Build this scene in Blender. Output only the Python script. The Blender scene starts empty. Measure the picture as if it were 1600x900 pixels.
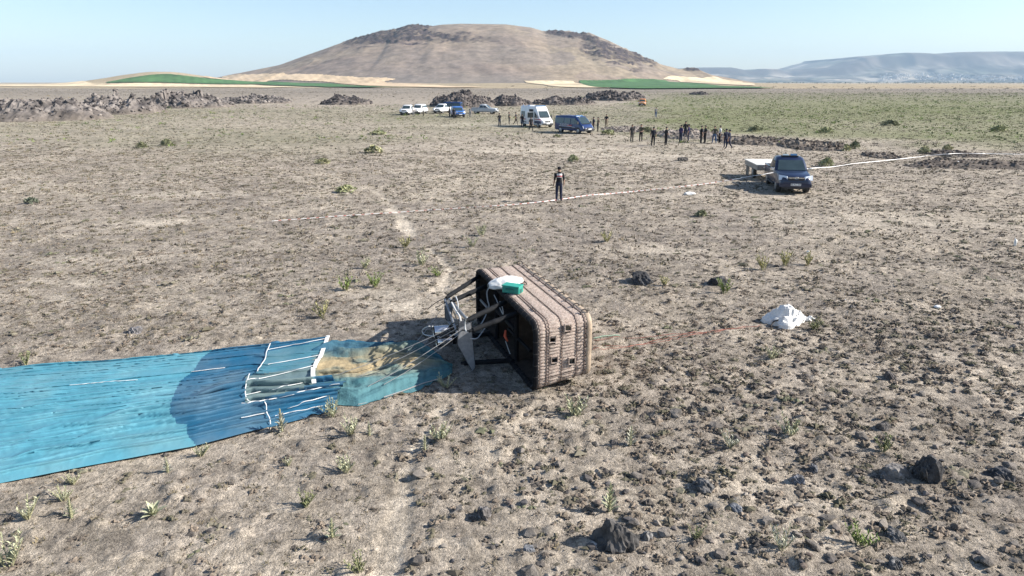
import bpy, math, random
import numpy as np
from mathutils import Vector, Matrix
random.seed(7)
R = np.random.RandomState(11)
scene = bpy.context.scene
COL = scene.collection

# ------------------------------------------------------------------ camera, sky, sun, exposure
F_PX, CAM_H = 1081.0, 5.8
PITCH = math.atan((450 - 128) / F_PX)
cam = bpy.data.cameras.new("camera")
cam.sensor_width = 36.0
cam.lens = 36.0 * F_PX / 1600.0
cam.clip_start = 0.1
cam.clip_end = 60000
cam_o = bpy.data.objects.new("camera", cam)
COL.objects.link(cam_o)
cam_o.location = (0, 0, CAM_H)
cam_o.rotation_euler = (math.pi / 2 - PITCH, 0, 0)
scene.camera = cam_o

SUN_EL = math.radians(31)
SUN_AZ = math.radians(-1)            # angle of the direction to the sun, from +X towards +Y
to_sun = Vector((math.cos(SUN_EL) * math.cos(SUN_AZ), math.cos(SUN_EL) * math.sin(SUN_AZ), math.sin(SUN_EL)))
world = bpy.data.worlds.new("World")
scene.world = world
world.use_nodes = True
wn = world.node_tree.nodes
wl = world.node_tree.links
bg = wn["Background"]
sky = wn.new("ShaderNodeTexSky")
sky.sky_type = 'NISHITA'
sky.sun_disc = False
sky.sun_elevation = SUN_EL
sky.sun_rotation = math.pi / 2 - SUN_AZ
sky.altitude = 1000
sky.air_density = 1.0
sky.dust_density = 1.6
sky.ozone_density = 2.0
wl.new(sky.outputs[0], bg.inputs[0])
bg.inputs[1].default_value = 0.093
sun = bpy.data.lights.new("sun", 'SUN')
sun.energy = 4.9
sun.angle = math.radians(0.5)
sun.color = (1.0, 0.945, 0.87)
sun_o = bpy.data.objects.new("sun", sun)
COL.objects.link(sun_o)
sun_o.rotation_euler = (-to_sun).to_track_quat('-Z', 'Y').to_euler()
scene.view_settings.view_transform = 'Standard'
scene.view_settings.look = 'None'
scene.view_settings.exposure = 1.0
scene.view_settings.gamma = 1
scene.view_settings.use_curve_mapping = False

# ------------------------------------------------------------------ small helpers
def ray(px, py):
    a = (px - 800) / F_PX
    b = (py - 450) / F_PX
    return np.array([a, math.cos(PITCH) - b * math.sin(PITCH), -math.sin(PITCH) - b * math.cos(PITCH)])
def G(px, py, z=0.0):                       # survey: photo pixel -> place on the level z
    r = ray(px, py)
    t = (CAM_H - z) / -r[2]
    return np.array([t * r[0], t * r[1], z])
def atY(px, py, Y):                         # survey: photo pixel -> place at distance Y
    r = ray(px, py)
    t = Y / r[1]
    return np.array([t * r[0], Y, CAM_H + t * r[2]])
def toPx(v):
    v = np.asarray(v, float)
    h = CAM_H - v[..., 2]
    d = v[..., 1] * math.cos(PITCH) + h * math.sin(PITCH)
    return 800 + F_PX * v[..., 0] / d, 450 + F_PX * (h * math.cos(PITCH) - v[..., 1] * math.sin(PITCH)) / d

def hash2(ix, iy, seed):
    n = (ix.astype(np.int64) * 374761393 + iy.astype(np.int64) * 668265263 + seed * 974711) & 0x7fffffff
    n = ((n ^ (n >> 13)) * 1274126177) & 0x7fffffff
    n = n ^ (n >> 16)
    return (n & 0xffff) / 65535.0
def vnoise(x, y, seed=0):
    x = np.asarray(x, float); y = np.asarray(y, float)
    ix = np.floor(x); iy = np.floor(y)
    fx = x - ix; fy = y - iy
    fx = fx * fx * (3 - 2 * fx); fy = fy * fy * (3 - 2 * fy)
    a = hash2(ix, iy, seed); b = hash2(ix + 1, iy, seed)
    c = hash2(ix, iy + 1, seed); d = hash2(ix + 1, iy + 1, seed)
    return (a * (1 - fx) + b * fx) * (1 - fy) + (c * (1 - fx) + d * fx) * fy - 0.5
def fbm(x, y, oct=4, seed=0, gain=0.5):
    s = 0; a = 1.0; f = 1.0
    for k in range(oct):
        s = s + a * vnoise(x * f + 17.3 * k, y * f - 9.1 * k, seed + k)
        a *= gain; f *= 2.03
    return s
def sstep(a, b, x):
    t = np.clip((x - a) / (b - a), 0, 1)
    return t * t * (3 - 2 * t)
def cells(x, y, size, seed, jit=0.9):
    """nearest random cell: returns per-cell random numbers and offset from its centre"""
    x = np.asarray(x, float) / size; y = np.asarray(y, float) / size
    ix = np.floor(x); iy = np.floor(y)
    best = np.full(x.shape, 1e9); second = np.full(x.shape, 1e9)
    r1 = np.zeros(x.shape); r2 = np.zeros(x.shape); ox = np.zeros(x.shape); oy = np.zeros(x.shape)
    for i in (-1, 0, 1):
        for j in (-1, 0, 1):
            cx = ix + i + 0.5 + (hash2(ix + i, iy + j, seed) - .5) * jit
            cy = iy + j + 0.5 + (hash2(ix + i, iy + j, seed + 5) - .5) * jit
            d = (x - cx) ** 2 + (y - cy) ** 2
            m = d < best
            second = np.where(m, best, np.minimum(second, d))
            best = np.where(m, d, best)
            r1 = np.where(m, hash2(ix + i, iy + j, seed + 9), r1)
            r2 = np.where(m, hash2(ix + i, iy + j, seed + 13), r2)
            ox = np.where(m, x - cx, ox); oy = np.where(m, y - cy, oy)
    return r1, r2, ox, oy, np.sqrt(second) - np.sqrt(best)

def polydist(X, Y, pts):
    d = np.full(np.shape(X), 1e9)
    for (ax, ay), (bx, by) in zip(pts[:-1], pts[1:]):
        vx, vy = bx - ax, by - ay
        L = vx * vx + vy * vy + 1e-9
        t = np.clip(((X - ax) * vx + (Y - ay) * vy) / L, 0, 1)
        d = np.minimum(d, np.hypot(X - ax - t * vx, Y - ay - t * vy))
    return d
def inpoly(X, Y, pts):
    c = np.zeros(np.shape(X), bool)
    n = len(pts)
    for i in range(n):
        x1, y1 = pts[i]; x2, y2 = pts[(i + 1) % n]
        m = ((y1 > Y) != (y2 > Y)) & (X < (x2 - x1) * (Y - y1) / (y2 - y1 + 1e-12) + x1)
        c ^= m
    return c

# ------------------------------------------------------------------ materials
MATS = {}
def srgb(r, g, b):
    f = lambda c: (c / 255) / 12.92 if c / 255 <= 0.04045 else (((c / 255) + 0.055) / 1.055) ** 2.4
    return (f(r), f(g), f(b))
def mat(name, col, rough=0.6, metal=0.0, var=0.12, scale=6.0, bump=0.0, bscale=40.0, spec=0.5, coat=0.0, dust=None, translucent=0):
    """one procedural material: base colour broken up by noise, optional relief and dust"""
    if name in MATS: return MATS[name]
    m = bpy.data.materials.new(name); m.use_nodes = True
    n = m.node_tree.nodes; l = m.node_tree.links
    p = n["Principled BSDF"]
    p.inputs["Roughness"].default_value = rough
    p.inputs["Metallic"].default_value = metal
    p.inputs["Specular IOR Level"].default_value = spec
    if coat: p.inputs["Coat Weight"].default_value = coat
    tc = n.new("ShaderNodeTexCoord")
    nz = n.new("ShaderNodeTexNoise"); nz.inputs["Scale"].default_value = scale; nz.inputs["Detail"].default_value = 6
    l.new(tc.outputs["Object"], nz.inputs["Vector"])
    rmp = n.new("ShaderNodeValToRGB")
    lo = [c * (1 - var) for c in col]; hi = [min(1, c * (1 + var)) for c in col]
    rmp.color_ramp.elements[0].position = 0.3; rmp.color_ramp.elements[0].color = (*lo, 1)
    rmp.color_ramp.elements[1].position = 0.7; rmp.color_ramp.elements[1].color = (*hi, 1)
    l.new(nz.outputs["Fac"], rmp.inputs["Fac"])
    out = rmp.outputs["Color"]
    if dust:
        n2 = n.new("ShaderNodeTexNoise"); n2.inputs["Scale"].default_value = scale * 0.37; n2.inputs["Detail"].default_value = 8
        l.new(tc.outputs["Object"], n2.inputs["Vector"])
        mr = n.new("ShaderNodeMapRange"); mr.inputs["From Min"].default_value = 0.42; mr.inputs["From Max"].default_value = 0.75
        mr.inputs["To Max"].default_value = dust[1]
        l.new(n2.outputs["Fac"], mr.inputs["Value"])
        mx = n.new("ShaderNodeMix"); mx.data_type = 'RGBA'
        l.new(mr.outputs[0], mx.inputs["Factor"]); l.new(out, mx.inputs["A"]); mx.inputs["B"].default_value = (*dust[0], 1)
        out = mx.outputs["Result"]
    l.new(out, p.inputs["Base Color"])
    if bump:
        n3 = n.new("ShaderNodeTexNoise"); n3.inputs["Scale"].default_value = bscale; n3.inputs["Detail"].default_value = 5
        l.new(tc.outputs["Object"], n3.inputs["Vector"])
        b = n.new("ShaderNodeBump"); b.inputs["Strength"].default_value = bump; b.inputs["Distance"].default_value = 0.02
        l.new(n3.outputs["Fac"], b.inputs["Height"]); l.new(b.outputs[0], p.inputs["Normal"])
    MATS[name] = m
    return m
def mat_attr(name, rough=0.9, spec=0.2, bump=0.0, bscale=30, var=0.0, vscale=8, translucent=0.0):
    """base colour from the mesh's own 'col' attribute (what each blade / stone / patch is made of)"""
    if name in MATS: return MATS[name]
    m = bpy.data.materials.new(name); m.use_nodes = True
    n = m.node_tree.nodes; l = m.node_tree.links
    p = n["Principled BSDF"]; p.inputs["Roughness"].default_value = rough
    p.inputs["Specular IOR Level"].default_value = spec
    a = n.new("ShaderNodeAttribute"); a.attribute_name = "col"
    out = a.outputs["Color"]
    tc = n.new("ShaderNodeTexCoord")
    if var:
        nz = n.new("ShaderNodeTexNoise"); nz.inputs["Scale"].default_value = vscale; nz.inputs["Detail"].default_value = 7; nz.inputs["Roughness"].default_value = 0.65
        l.new(tc.outputs["Object"], nz.inputs["Vector"])
        mr = n.new("ShaderNodeMapRange"); mr.inputs["From Min"].default_value = 0.3; mr.inputs["From Max"].default_value = 0.7
        mr.inputs["To Min"].default_value = 1 - var; mr.inputs["To Max"].default_value = 1 + var
        l.new(nz.outputs["Fac"], mr.inputs["Value"])
        vm = n.new("ShaderNodeVectorMath"); vm.operation = 'SCALE'
        l.new(out, vm.inputs[0]); l.new(mr.outputs[0], vm.inputs["Scale"])
        out = vm.outputs[0]
    l.new(out, p.inputs["Base Color"])
    if bump:
        n3 = n.new("ShaderNodeTexNoise"); n3.inputs["Scale"].default_value = bscale; n3.inputs["Detail"].default_value = 6
        l.new(tc.outputs["Object"], n3.inputs["Vector"])
        b = n.new("ShaderNodeBump"); b.inputs["Strength"].default_value = bump; b.inputs["Distance"].default_value = 0.03
        l.new(n3.outputs["Fac"], b.inputs["Height"]); l.new(b.outputs[0], p.inputs["Normal"])
    if translucent:
        p.inputs["Subsurface Weight"].default_value = 0
    MATS[name] = m
    return m

# ------------------------------------------------------------------ object helpers
def link(o, parent=None):
    COL.objects.link(o)
    if parent is not None: o.parent = parent
    return o
def tag(o, label=None, cat=None, group=None, kind=None):
    if label: o["label"] = label
    if cat: o["category"] = cat
    if group: o["group"] = group
    if kind: o["kind"] = kind
    return o
def empty(name, loc, rz=0.0, label=None, cat=None, group=None):
    o = bpy.data.objects.new(name, None)
    o.empty_display_size = 0.2
    o.location = loc; o.rotation_euler = (0, 0, rz)
    link(o)
    return tag(o, label, cat, group)
def np_mesh(name, V, Fc, m=None, smooth=False, col=None, fmat=None):
    """V (n,3), Fc (k,3) or (k,4) index arrays"""
    V = np.ascontiguousarray(V, np.float32); Fc = np.ascontiguousarray(Fc, np.int32)
    me = bpy.data.meshes.new(name)
    k, w = Fc.shape
    me.vertices.add(len(V)); me.vertices.foreach_set("co", V.ravel())
    me.loops.add(k * w); me.loops.foreach_set("vertex_index", Fc.ravel())
    me.polygons.add(k)
    me.polygons.foreach_set("loop_start", np.arange(0, k * w, w, dtype=np.int32))
    me.polygons.foreach_set("use_smooth", np.full(k, smooth, bool))
    if m is not None:
        for mm in (m if isinstance(m, (list, tuple)) else [m]): me.materials.append(mm)
    if fmat is not None: me.polygons.foreach_set("material_index", np.ascontiguousarray(fmat, np.int32))
    if col is not None:
        at = me.color_attributes.new("col", 'FLOAT_COLOR', 'POINT')
        c4 = np.ones((len(V), 4), np.float32); c4[:, :3] = col
        at.data.foreach_set("color", c4.ravel())
    me.update(calc_edges=True)
    return me
def grid_faces(nr, nc, keep=None, flip=False):
    i, j = np.meshgrid(np.arange(nr - 1), np.arange(nc - 1), indexing='ij')
    a = (i * nc + j)
    q = np.stack([a, a + 1, a + nc + 1, a + nc], -1).reshape(-1, 4)
    if flip: q = q[:, ::-1]
    if keep is not None: q = q[keep.reshape(-1)]
    return q

class MB:
    """collects shapes into one mesh"""
    def __init__(s): s.v = []; s.f = []
    def add(s, vs, fs):
        o = len(s.v)
        s.v += [tuple(map(float, v)) for v in vs]
        s.f += [tuple(i + o for i in f) for f in fs]
        return s
    def box(s, c, d, rz=0, M=None):
        x, y, z = [a / 2 for a in d]
        b = min(x, y, z) * 0.22
        vs = []
        # chamfered box: 24 vertices
        sg = [(i, j, k) for i in (-1, 1) for j in (-1, 1) for k in (-1, 1)]
        idx = {}
        for (i, j, k) in sg:
            for ax in range(3):
                p = [i * x, j * y, k * z]
                for q in range(3):
                    if q != ax: p[q] -= (i, j, k)[q] * b
                idx[(i, j, k, ax)] = len(vs); vs.append(p)
        fs = []
        for ax in range(3):
            u, w = [(1, 2), (2, 0), (0, 1)][ax]
            for sgn in (-1, 1):
                loop = []
                for (su, sw) in ((-1, -1), (1, -1), (1, 1), (-1, 1)):
                    key = [0, 0, 0]; key[ax] = sgn; key[u] = su; key[w] = sw
                    loop.append(idx[(*key, ax)])
                fs.append(loop if sgn > 0 else loop[::-1])
        for ax in range(3):          # edge chamfers: edges along ax
            u, w = [(1, 2), (2, 0), (0, 1)][ax]
            for su in (-1, 1):
                for sw in (-1, 1):
                    k0 = [0, 0, 0]; k0[u] = su; k0[w] = sw; k0[ax] = -1
                    k1 = list(k0); k1[ax] = 1
                    lp = [idx[(*k0, u)], idx[(*k1, u)], idx[(*k1, w)], idx[(*k0, w)]]
                    fs.append(lp if su * sw < 0 else lp[::-1])
        for (i, j, k) in sg:
            lp = [idx[(i, j, k, 0)], idx[(i, j, k, 1)], idx[(i, j, k, 2)]]
            fs.append(lp if i * j * k > 0 else lp[::-1])
        if M is None: M = Matrix.Rotation(rz, 4, 'Z')
        vs = [M @ Vector(v) + Vector(c) for v in vs]
        return s.add(vs, fs)
    def tube(s, pts, r, n=8, cap=True):
        pts = [Vector(p) for p in pts]
        rs = r if isinstance(r, (list, tuple)) else [r] * len(pts)
        rings = []; up = None
        for i, p in enumerate(pts):
            t = (pts[min(i + 1, len(pts) - 1)] - pts[max(i - 1, 0)])
            if t.length < 1e-9: t = Vector((0, 0, 1))
            t.normalize()
            if up is None:
                up = Vector((0, 0, 1)) if abs(t.z) < .9 else Vector((1, 0, 0))
            a = t.cross(up)
            if a.length < 1e-4: a = t.orthogonal()
            a.normalize(); b = t.cross(a); up = -b if False else a.cross(t)
            rings.append([p + (a * math.cos(2 * math.pi * k / n) + b * math.sin(2 * math.pi * k / n)) * rs[i] for k in range(n)])
        vs = [v for rg in rings for v in rg]; fs = []
        for i in range(len(rings) - 1):
            for k in range(n):
                fs.append((i * n + k, i * n + (k + 1) % n, (i + 1) * n + (k + 1) % n, (i + 1) * n + k))
        if cap:
            fs.append(tuple(range(n))[::-1]); fs.append(tuple((len(rings) - 1) * n + k for k in range(n)))
        return s.add(vs, fs)
    def loft(s, rings, cap=True, closed=True):
        n = len(rings[0]); vs = [v for r in rings for v in r]; fs = []
        for i in range(len(rings) - 1):
            for k in range(n if closed else n - 1):
                fs.append((i * n + k, i * n + (k + 1) % n, (i + 1) * n + (k + 1) % n, (i + 1) * n + k))
        if cap:
            fs.append(tuple(range(n))[::-1]); fs.append(tuple((len(rings) - 1) * n + k for k in range(n)))
        return s.add(vs, fs)
    def wheel(s, c, r, w, n=20, prof=((0.0, .55), (0.12, .97), (.25, 1.0), (.75, 1.0), (.88, .97), (1.0, .55))):
        rings = [[(c[0] + math.cos(2 * math.pi * k / n) * r * q, c[1] - w / 2 + w * u, c[2] + math.sin(2 * math.pi * k / n) * r * q) for k in range(n)] for u, q in prof]
        return s.loft(rings)
    def panel(s, q, u0=0, u1=1, v0=0, v1=1, off=.01, th=.02):
        """slab lying on the quad q (p00,p10,p11,p01), proud by off"""
        q = [Vector(a) for a in q]
        B = lambda u, v: (q[0] * (1 - u) + q[1] * u) * (1 - v) + (q[3] * (1 - u) + q[2] * u) * v
        nrm = (q[1] - q[0]).cross(q[3] - q[0]).normalized()
        a = [B(u0, v0), B(u1, v0), B(u1, v1), B(u0, v1)]
        cen = sum(a, Vector()) / 4
        top = [p + nrm * off + (cen - p).normalized() * off * .5 for p in a]; bot = [p + nrm * (off - th) for p in a]
        return s.add(top + bot, [(0, 1, 2, 3), (7, 6, 5, 4), (0, 4, 5, 1), (1, 5, 6, 2), (2, 6, 7, 3), (3, 7, 4, 0)])
    def build(s, name, m, parent=None, smooth=True, ang=35, loc=None):
        me = bpy.data.meshes.new(name)
        me.from_pydata(s.v, [], s.f)
        for mm in (m if isinstance(m, (list, tuple)) else [m]): me.materials.append(mm)
        if smooth:
            me.polygons.foreach_set("use_smooth", [True] * len(me.polygons))
            me.set_sharp_from_angle(angle=math.radians(ang))
        me.update()
        o = bpy.data.objects.new(name, me)
        if loc is not None: o.location = loc
        return link(o, parent)
def copy_tree(o, parent=None):
    c = o.copy(); COL.objects.link(c)
    if parent is not None: c.parent = parent
    for ch in list(o.children): copy_tree(ch, c)
    return c

# ------------------------------------------------------------------ ground
def sv(pts): return [tuple(G(*p)[:2]) for p in pts]
PATH1 = sv([(585, 930), (610, 860), (628, 790), (633, 735), (655, 690), (690, 640)])
PATH2 = sv([(590, 300), (612, 322), (630, 345), (640, 368)])
PATH3 = sv([(665, 385), (690, 405), (704, 420), (690, 450)])
PATH4 = sv([(395, 930), (430, 840), (455, 760), (520, 700)])
PATHS = [(PATH1, .19), (PATH2, .30), (PATH3, .28)]
BARE = [(G(240, 349), 3.2, 1.1), (G(120, 440), 1.6, .5), (G(140, 405), 2.4, .8), (G(60, 470), 1.2, .4), (G(265, 305), 4.0, 1.2), (G(640, 480), 1.6, 1.3),
        (G(1080, 305), 2.0, .8), (G(1400, 345), 6, 2), (G(1480, 700), 1.2, .6), (G(590, 460), 1.5, .8), (G(1040, 395), 2.2, .7), 
        (G(900, 660), 1.0, .4), (G(870, 235), 10, 4), (G(1020, 245), 9, 5), (G(760, 195), 14, 7)]
ROUGH = [(G(1150, 640), 5.0, 3.0), (G(1400, 560), 4, 3), (G(1000, 800), 2.5, 1.6), (G(1320, 800), 3, 2)]      # stonier ground on the right
def bare_mask(X, Y):
    m = np.zeros(np.shape(X))
    wob = fbm(X * 1.3, Y * 1.3, 3, 71) * .5
    for pts, w in PATHS:
        d = polydist(X, Y, pts) + wob * w * 2.2 + np.abs(fbm(X / 3., Y / 3., 2, 73)) * w * 1.2
        m = np.maximum(m, 1 - sstep(w * .45, w * 1.25, d))
    for c, rx, ry in BARE:
        d = np.hypot((X - c[0]) / rx, (Y - c[1]) / ry) + fbm(X * .9, Y * .9, 3, 31) * .9
        m = np.maximum(m, (1 - sstep(-.2, 1.3, d)) * .75)
    return m
def far_relief(X, Y):
    """fields rising towards the hill and the green hillock on the left"""
    a = 11.0 * sstep(900, 1500, Y) * np.exp(-((X + 60) / 520) ** 2)
    m = 19.5 * np.exp(-((X + 548) / 88) ** 2 - ((Y - 1130) / 120) ** 2)
    b = 6.0 * sstep(1500, 4000, Y) * sstep(-300, -900, X) * 0
    c = 1.6 * fbm(X / 160, Y / 160, 2, 5) * sstep(150, 400, Y)
    return a + m + b + c * .5
def ground_h(X, Y):
    X = np.asarray(X, float); Y = np.asarray(Y, float)
    near = 1 - sstep(45, 110, Y)
    bm = bare_mask(X, Y)
    h = .10 * fbm(X / 5.0, Y / 5.0, 3, 3) * (.4 + .6 * near)
    det = .045 * fbm(X / .6, Y / .6, 2, 41) + .05 * np.abs(fbm(X / .22, Y / .22, 3, 57))
    r1, r2, ox, oy, ed = cells(X, Y, .42, 77)
    clod = np.where(r1 > .5, np.clip(1 - (ox * ox + oy * oy) * 9 / (.3 + r2), 0, 1), 0) * .055 * (.4 + r2)
    h = h + (det + clod) * near * (1 - .85 * bm) - .03 * bm * near
    return h + far_relief(X, Y)
def gz(x, y): return float(ground_h(np.array([x]), np.array([y]))[0])

def green_mask(X, Y):
    """where green scrub covers the plain"""
    px, py = toPx(np.stack([X, Y, np.zeros_like(X)], -1))
    e = sstep(930, 1080, px + fbm(X / 14., Y / 14., 3, 8) * 160) * sstep(226, 205, py - sstep(1150, 1500, px) * 14 + fbm(X / 9., Y / 9., 3, 9) * 16) * sstep(138, 152, py)
    l = .34 * sstep(700, 500, px) * sstep(262, 215, py + fbm(X / 12., Y / 12., 3, 19) * 30) * sstep(158, 176, py)
    c = .38 * sstep(480, 620, px) * sstep(245, 205, py + fbm(X / 12., Y / 12., 3, 20) * 30) * sstep(160, 175, py)
    return np.clip(np.maximum(np.maximum(e, l), c), 0, 1)

def soil_mat():
    """dry soil: base tone from the mesh, broken up by crumbs and litter at several sizes, with real relief"""
    m = bpy.data.materials.new("dry_soil"); m.use_nodes = True
    n = m.node_tree.nodes; l = m.node_tree.links; p = n["Principled BSDF"]
    p.inputs["Roughness"].default_value = .97; p.inputs["Specular IOR Level"].default_value = .08
    a = n.new("ShaderNodeAttribute"); a.attribute_name = "col"; tc = n.new("ShaderNodeTexCoord")
    def noise(sc, det, rough=.6):
        z = n.new("ShaderNodeTexNoise"); z.inputs["Scale"].default_value = sc; z.inputs["Detail"].default_value = det; z.inputs["Roughness"].default_value = rough
        l.new(tc.outputs["Object"], z.inputs["Vector"]); return z.outputs["Fac"]
    def ramp(src, lo, hi, a_, b_):
        r = n.new("ShaderNodeMapRange"); r.inputs["From Min"].default_value = lo; r.inputs["From Max"].default_value = hi; r.inputs["To Min"].default_value = a_; r.inputs["To Max"].default_value = b_; l.new(src, r.inputs["Value"]); return r.outputs[0]
    def mul(x, y):
        r = n.new("ShaderNodeMath"); r.operation = 'MULTIPLY'; l.new(x, r.inputs[0]); l.new(y, r.inputs[1]); return r.outputs[0]
    f = mul(mul(ramp(noise(38, 4, .7), .34, .58, .62, 1.2), ramp(noise(7.5, 6, .72), .38, .60, .62, 1.16)), mul(ramp(noise(1.6, 8, .75), .36, .60, .66, 1.14), ramp(noise(.35, 8, .75), .38, .60, .80, 1.1)))
    v = n.new("ShaderNodeVectorMath"); v.operation = 'SCALE'; l.new(a.outputs["Color"], v.inputs[0]); l.new(f, v.inputs["Scale"]); l.new(v.outputs[0], p.inputs["Base Color"])
    h = n.new("ShaderNodeMath"); h.operation = 'ADD'; l.new(ramp(noise(11, 6, .7), .3, .7, 0, 1), h.inputs[0]); l.new(ramp(noise(45, 4, .7), .3, .7, 0, .35), h.inputs[1])
    b = n.new("ShaderNodeBump"); b.inputs["Strength"].default_value = .8; b.inputs["Distance"].default_value = .06
    l.new(h.outputs[0], b.inputs["Height"]); l.new(b.outputs[0], p.inputs["Normal"])
    return m
def build_ground():
    nc = 540
    a = np.concatenate([np.linspace(-40, 4.5, 24)[:-1], np.exp(np.linspace(math.log(4.5), math.log(62), 540))[:-1],
                        np.exp(np.linspace(math.log(62), math.log(1500), 130))[:-1], np.exp(np.linspace(math.log(1500), math.log(9800), 22))])
    u = np.linspace(-1, 1, nc); u = u * (.62 + .38 * u * u * 1.0)
    hw = 8.5 + 1.32 * np.maximum(a, 2)
    X = u[None, :] * hw[:, None]; Y = np.repeat(a[:, None], nc, 1)
    Z = ground_h(X, Y)
    bm = bare_mask(X, Y) * (1 - sstep(120, 260, Y)); gm = green_mask(X, Y) * sstep(20, 40, Y)
    n1 = fbm(X / 2.2, Y / 2.2, 4, 101) ; n2 = fbm(X / 25., Y / 25., 4, 103); n3 = fbm(X / .35, Y / .35, 3, 105)
    soil = np.array([.495, .425, .338]); grey = np.array([.33, .285, .238]); pale = np.array([.70, .61, .49]); olive = np.array([.225, .24, .115]); far = np.array([.255, .22, .178])
    t = np.clip(.40 + n1 * .75 + n2 * .5 + n3 * .7, 0, 1)[..., None]
    c = soil * (1 - t) + grey * t
    bk = np.clip(bm * (.68 + n3 * .9 + n1 * .4), 0, .9)[..., None]
    c = c * (1 - bk) + pale * bk
    g = np.clip(gm * .75 + n2 * .3 * (gm > .05), 0, 1)[..., None]
    c = c * (1 - g) + olive * g
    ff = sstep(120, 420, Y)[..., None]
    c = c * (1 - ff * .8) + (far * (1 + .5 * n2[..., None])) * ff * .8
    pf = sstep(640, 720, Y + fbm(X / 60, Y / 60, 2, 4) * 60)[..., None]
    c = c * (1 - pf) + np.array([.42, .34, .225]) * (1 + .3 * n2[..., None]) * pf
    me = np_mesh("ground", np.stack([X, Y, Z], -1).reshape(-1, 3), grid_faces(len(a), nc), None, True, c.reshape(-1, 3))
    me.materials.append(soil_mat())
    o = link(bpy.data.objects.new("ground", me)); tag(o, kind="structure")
build_ground()

# ------------------------------------------------------------------ hill, mesa, fields
def heightfield(name, X, Y, Z, c, m, smooth=True):
    nr, nc = X.shape
    me = np_mesh(name, np.stack([X, Y, Z], -1).reshape(-1, 3), grid_faces(nr, nc), m, smooth, c.reshape(-1, 3))
    o = link(bpy.data.objects.new(name, me)); tag(o, kind="structure")
    return o
HRY, HCX = 1620.0, None
SK = [(300, 128), (350, 119), (400, 109), (450, 99), (500, 80), (540, 65), (575, 55), (600, 48.5), (626, 45.5), (632, 41.5), (645, 39), (662, 40), (670, 41.5), (690, 38.5), (720, 37), (790, 38), (830, 43), (850, 49),
      (870, 48), (890, 48.5), (905, 53), (920, 50.5), (935, 57), (950, 63), (980, 78), (1020, 97), (1060, 108), (1080, 106), (1100, 115), (1140, 122), (1185, 130)]
SKW = np.array([atY(x, y, HRY) for x, y in SK])
def hill_z(X, Y):
    x0, x1 = SKW[0, 0], SKW[-1, 0]
    cx, rx = (x0 + x1) / 2, (x1 - x0) / 2 * 1.02
    e = np.sqrt(np.clip(1 - ((X - cx) / rx) ** 2, 0.0004, 1))
    yf = HRY - 560 * e; yb = HRY + 600 * e
    tf = np.clip((Y - yf) / (HRY - yf), 0, 1); tb = np.clip((yb - Y) / (yb - HRY), 0, 1)
    t = np.where(Y < HRY, tf, tb)
    rid = np.interp(X, SKW[:, 0], SKW[:, 2])
    pr = .45 * t + .55 * t * t * (3 - 2 * t)
    # terrace below the summit
    z = -6 + (rid + 6) * pr
    gul = np.abs(fbm(X / 110 + fbm(X / 200, Y / 200, 2, 61) * 2, Y / 330, 3, 63)) * 7 * np.sin(np.pi * np.clip(t, 0, 1)) ** 1.0
    z = z - gul * (t > 0) + fbm(X / 40, Y / 40, 4, 67) * 2.2 * np.sin(np.pi * t)
    return z, t
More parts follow.
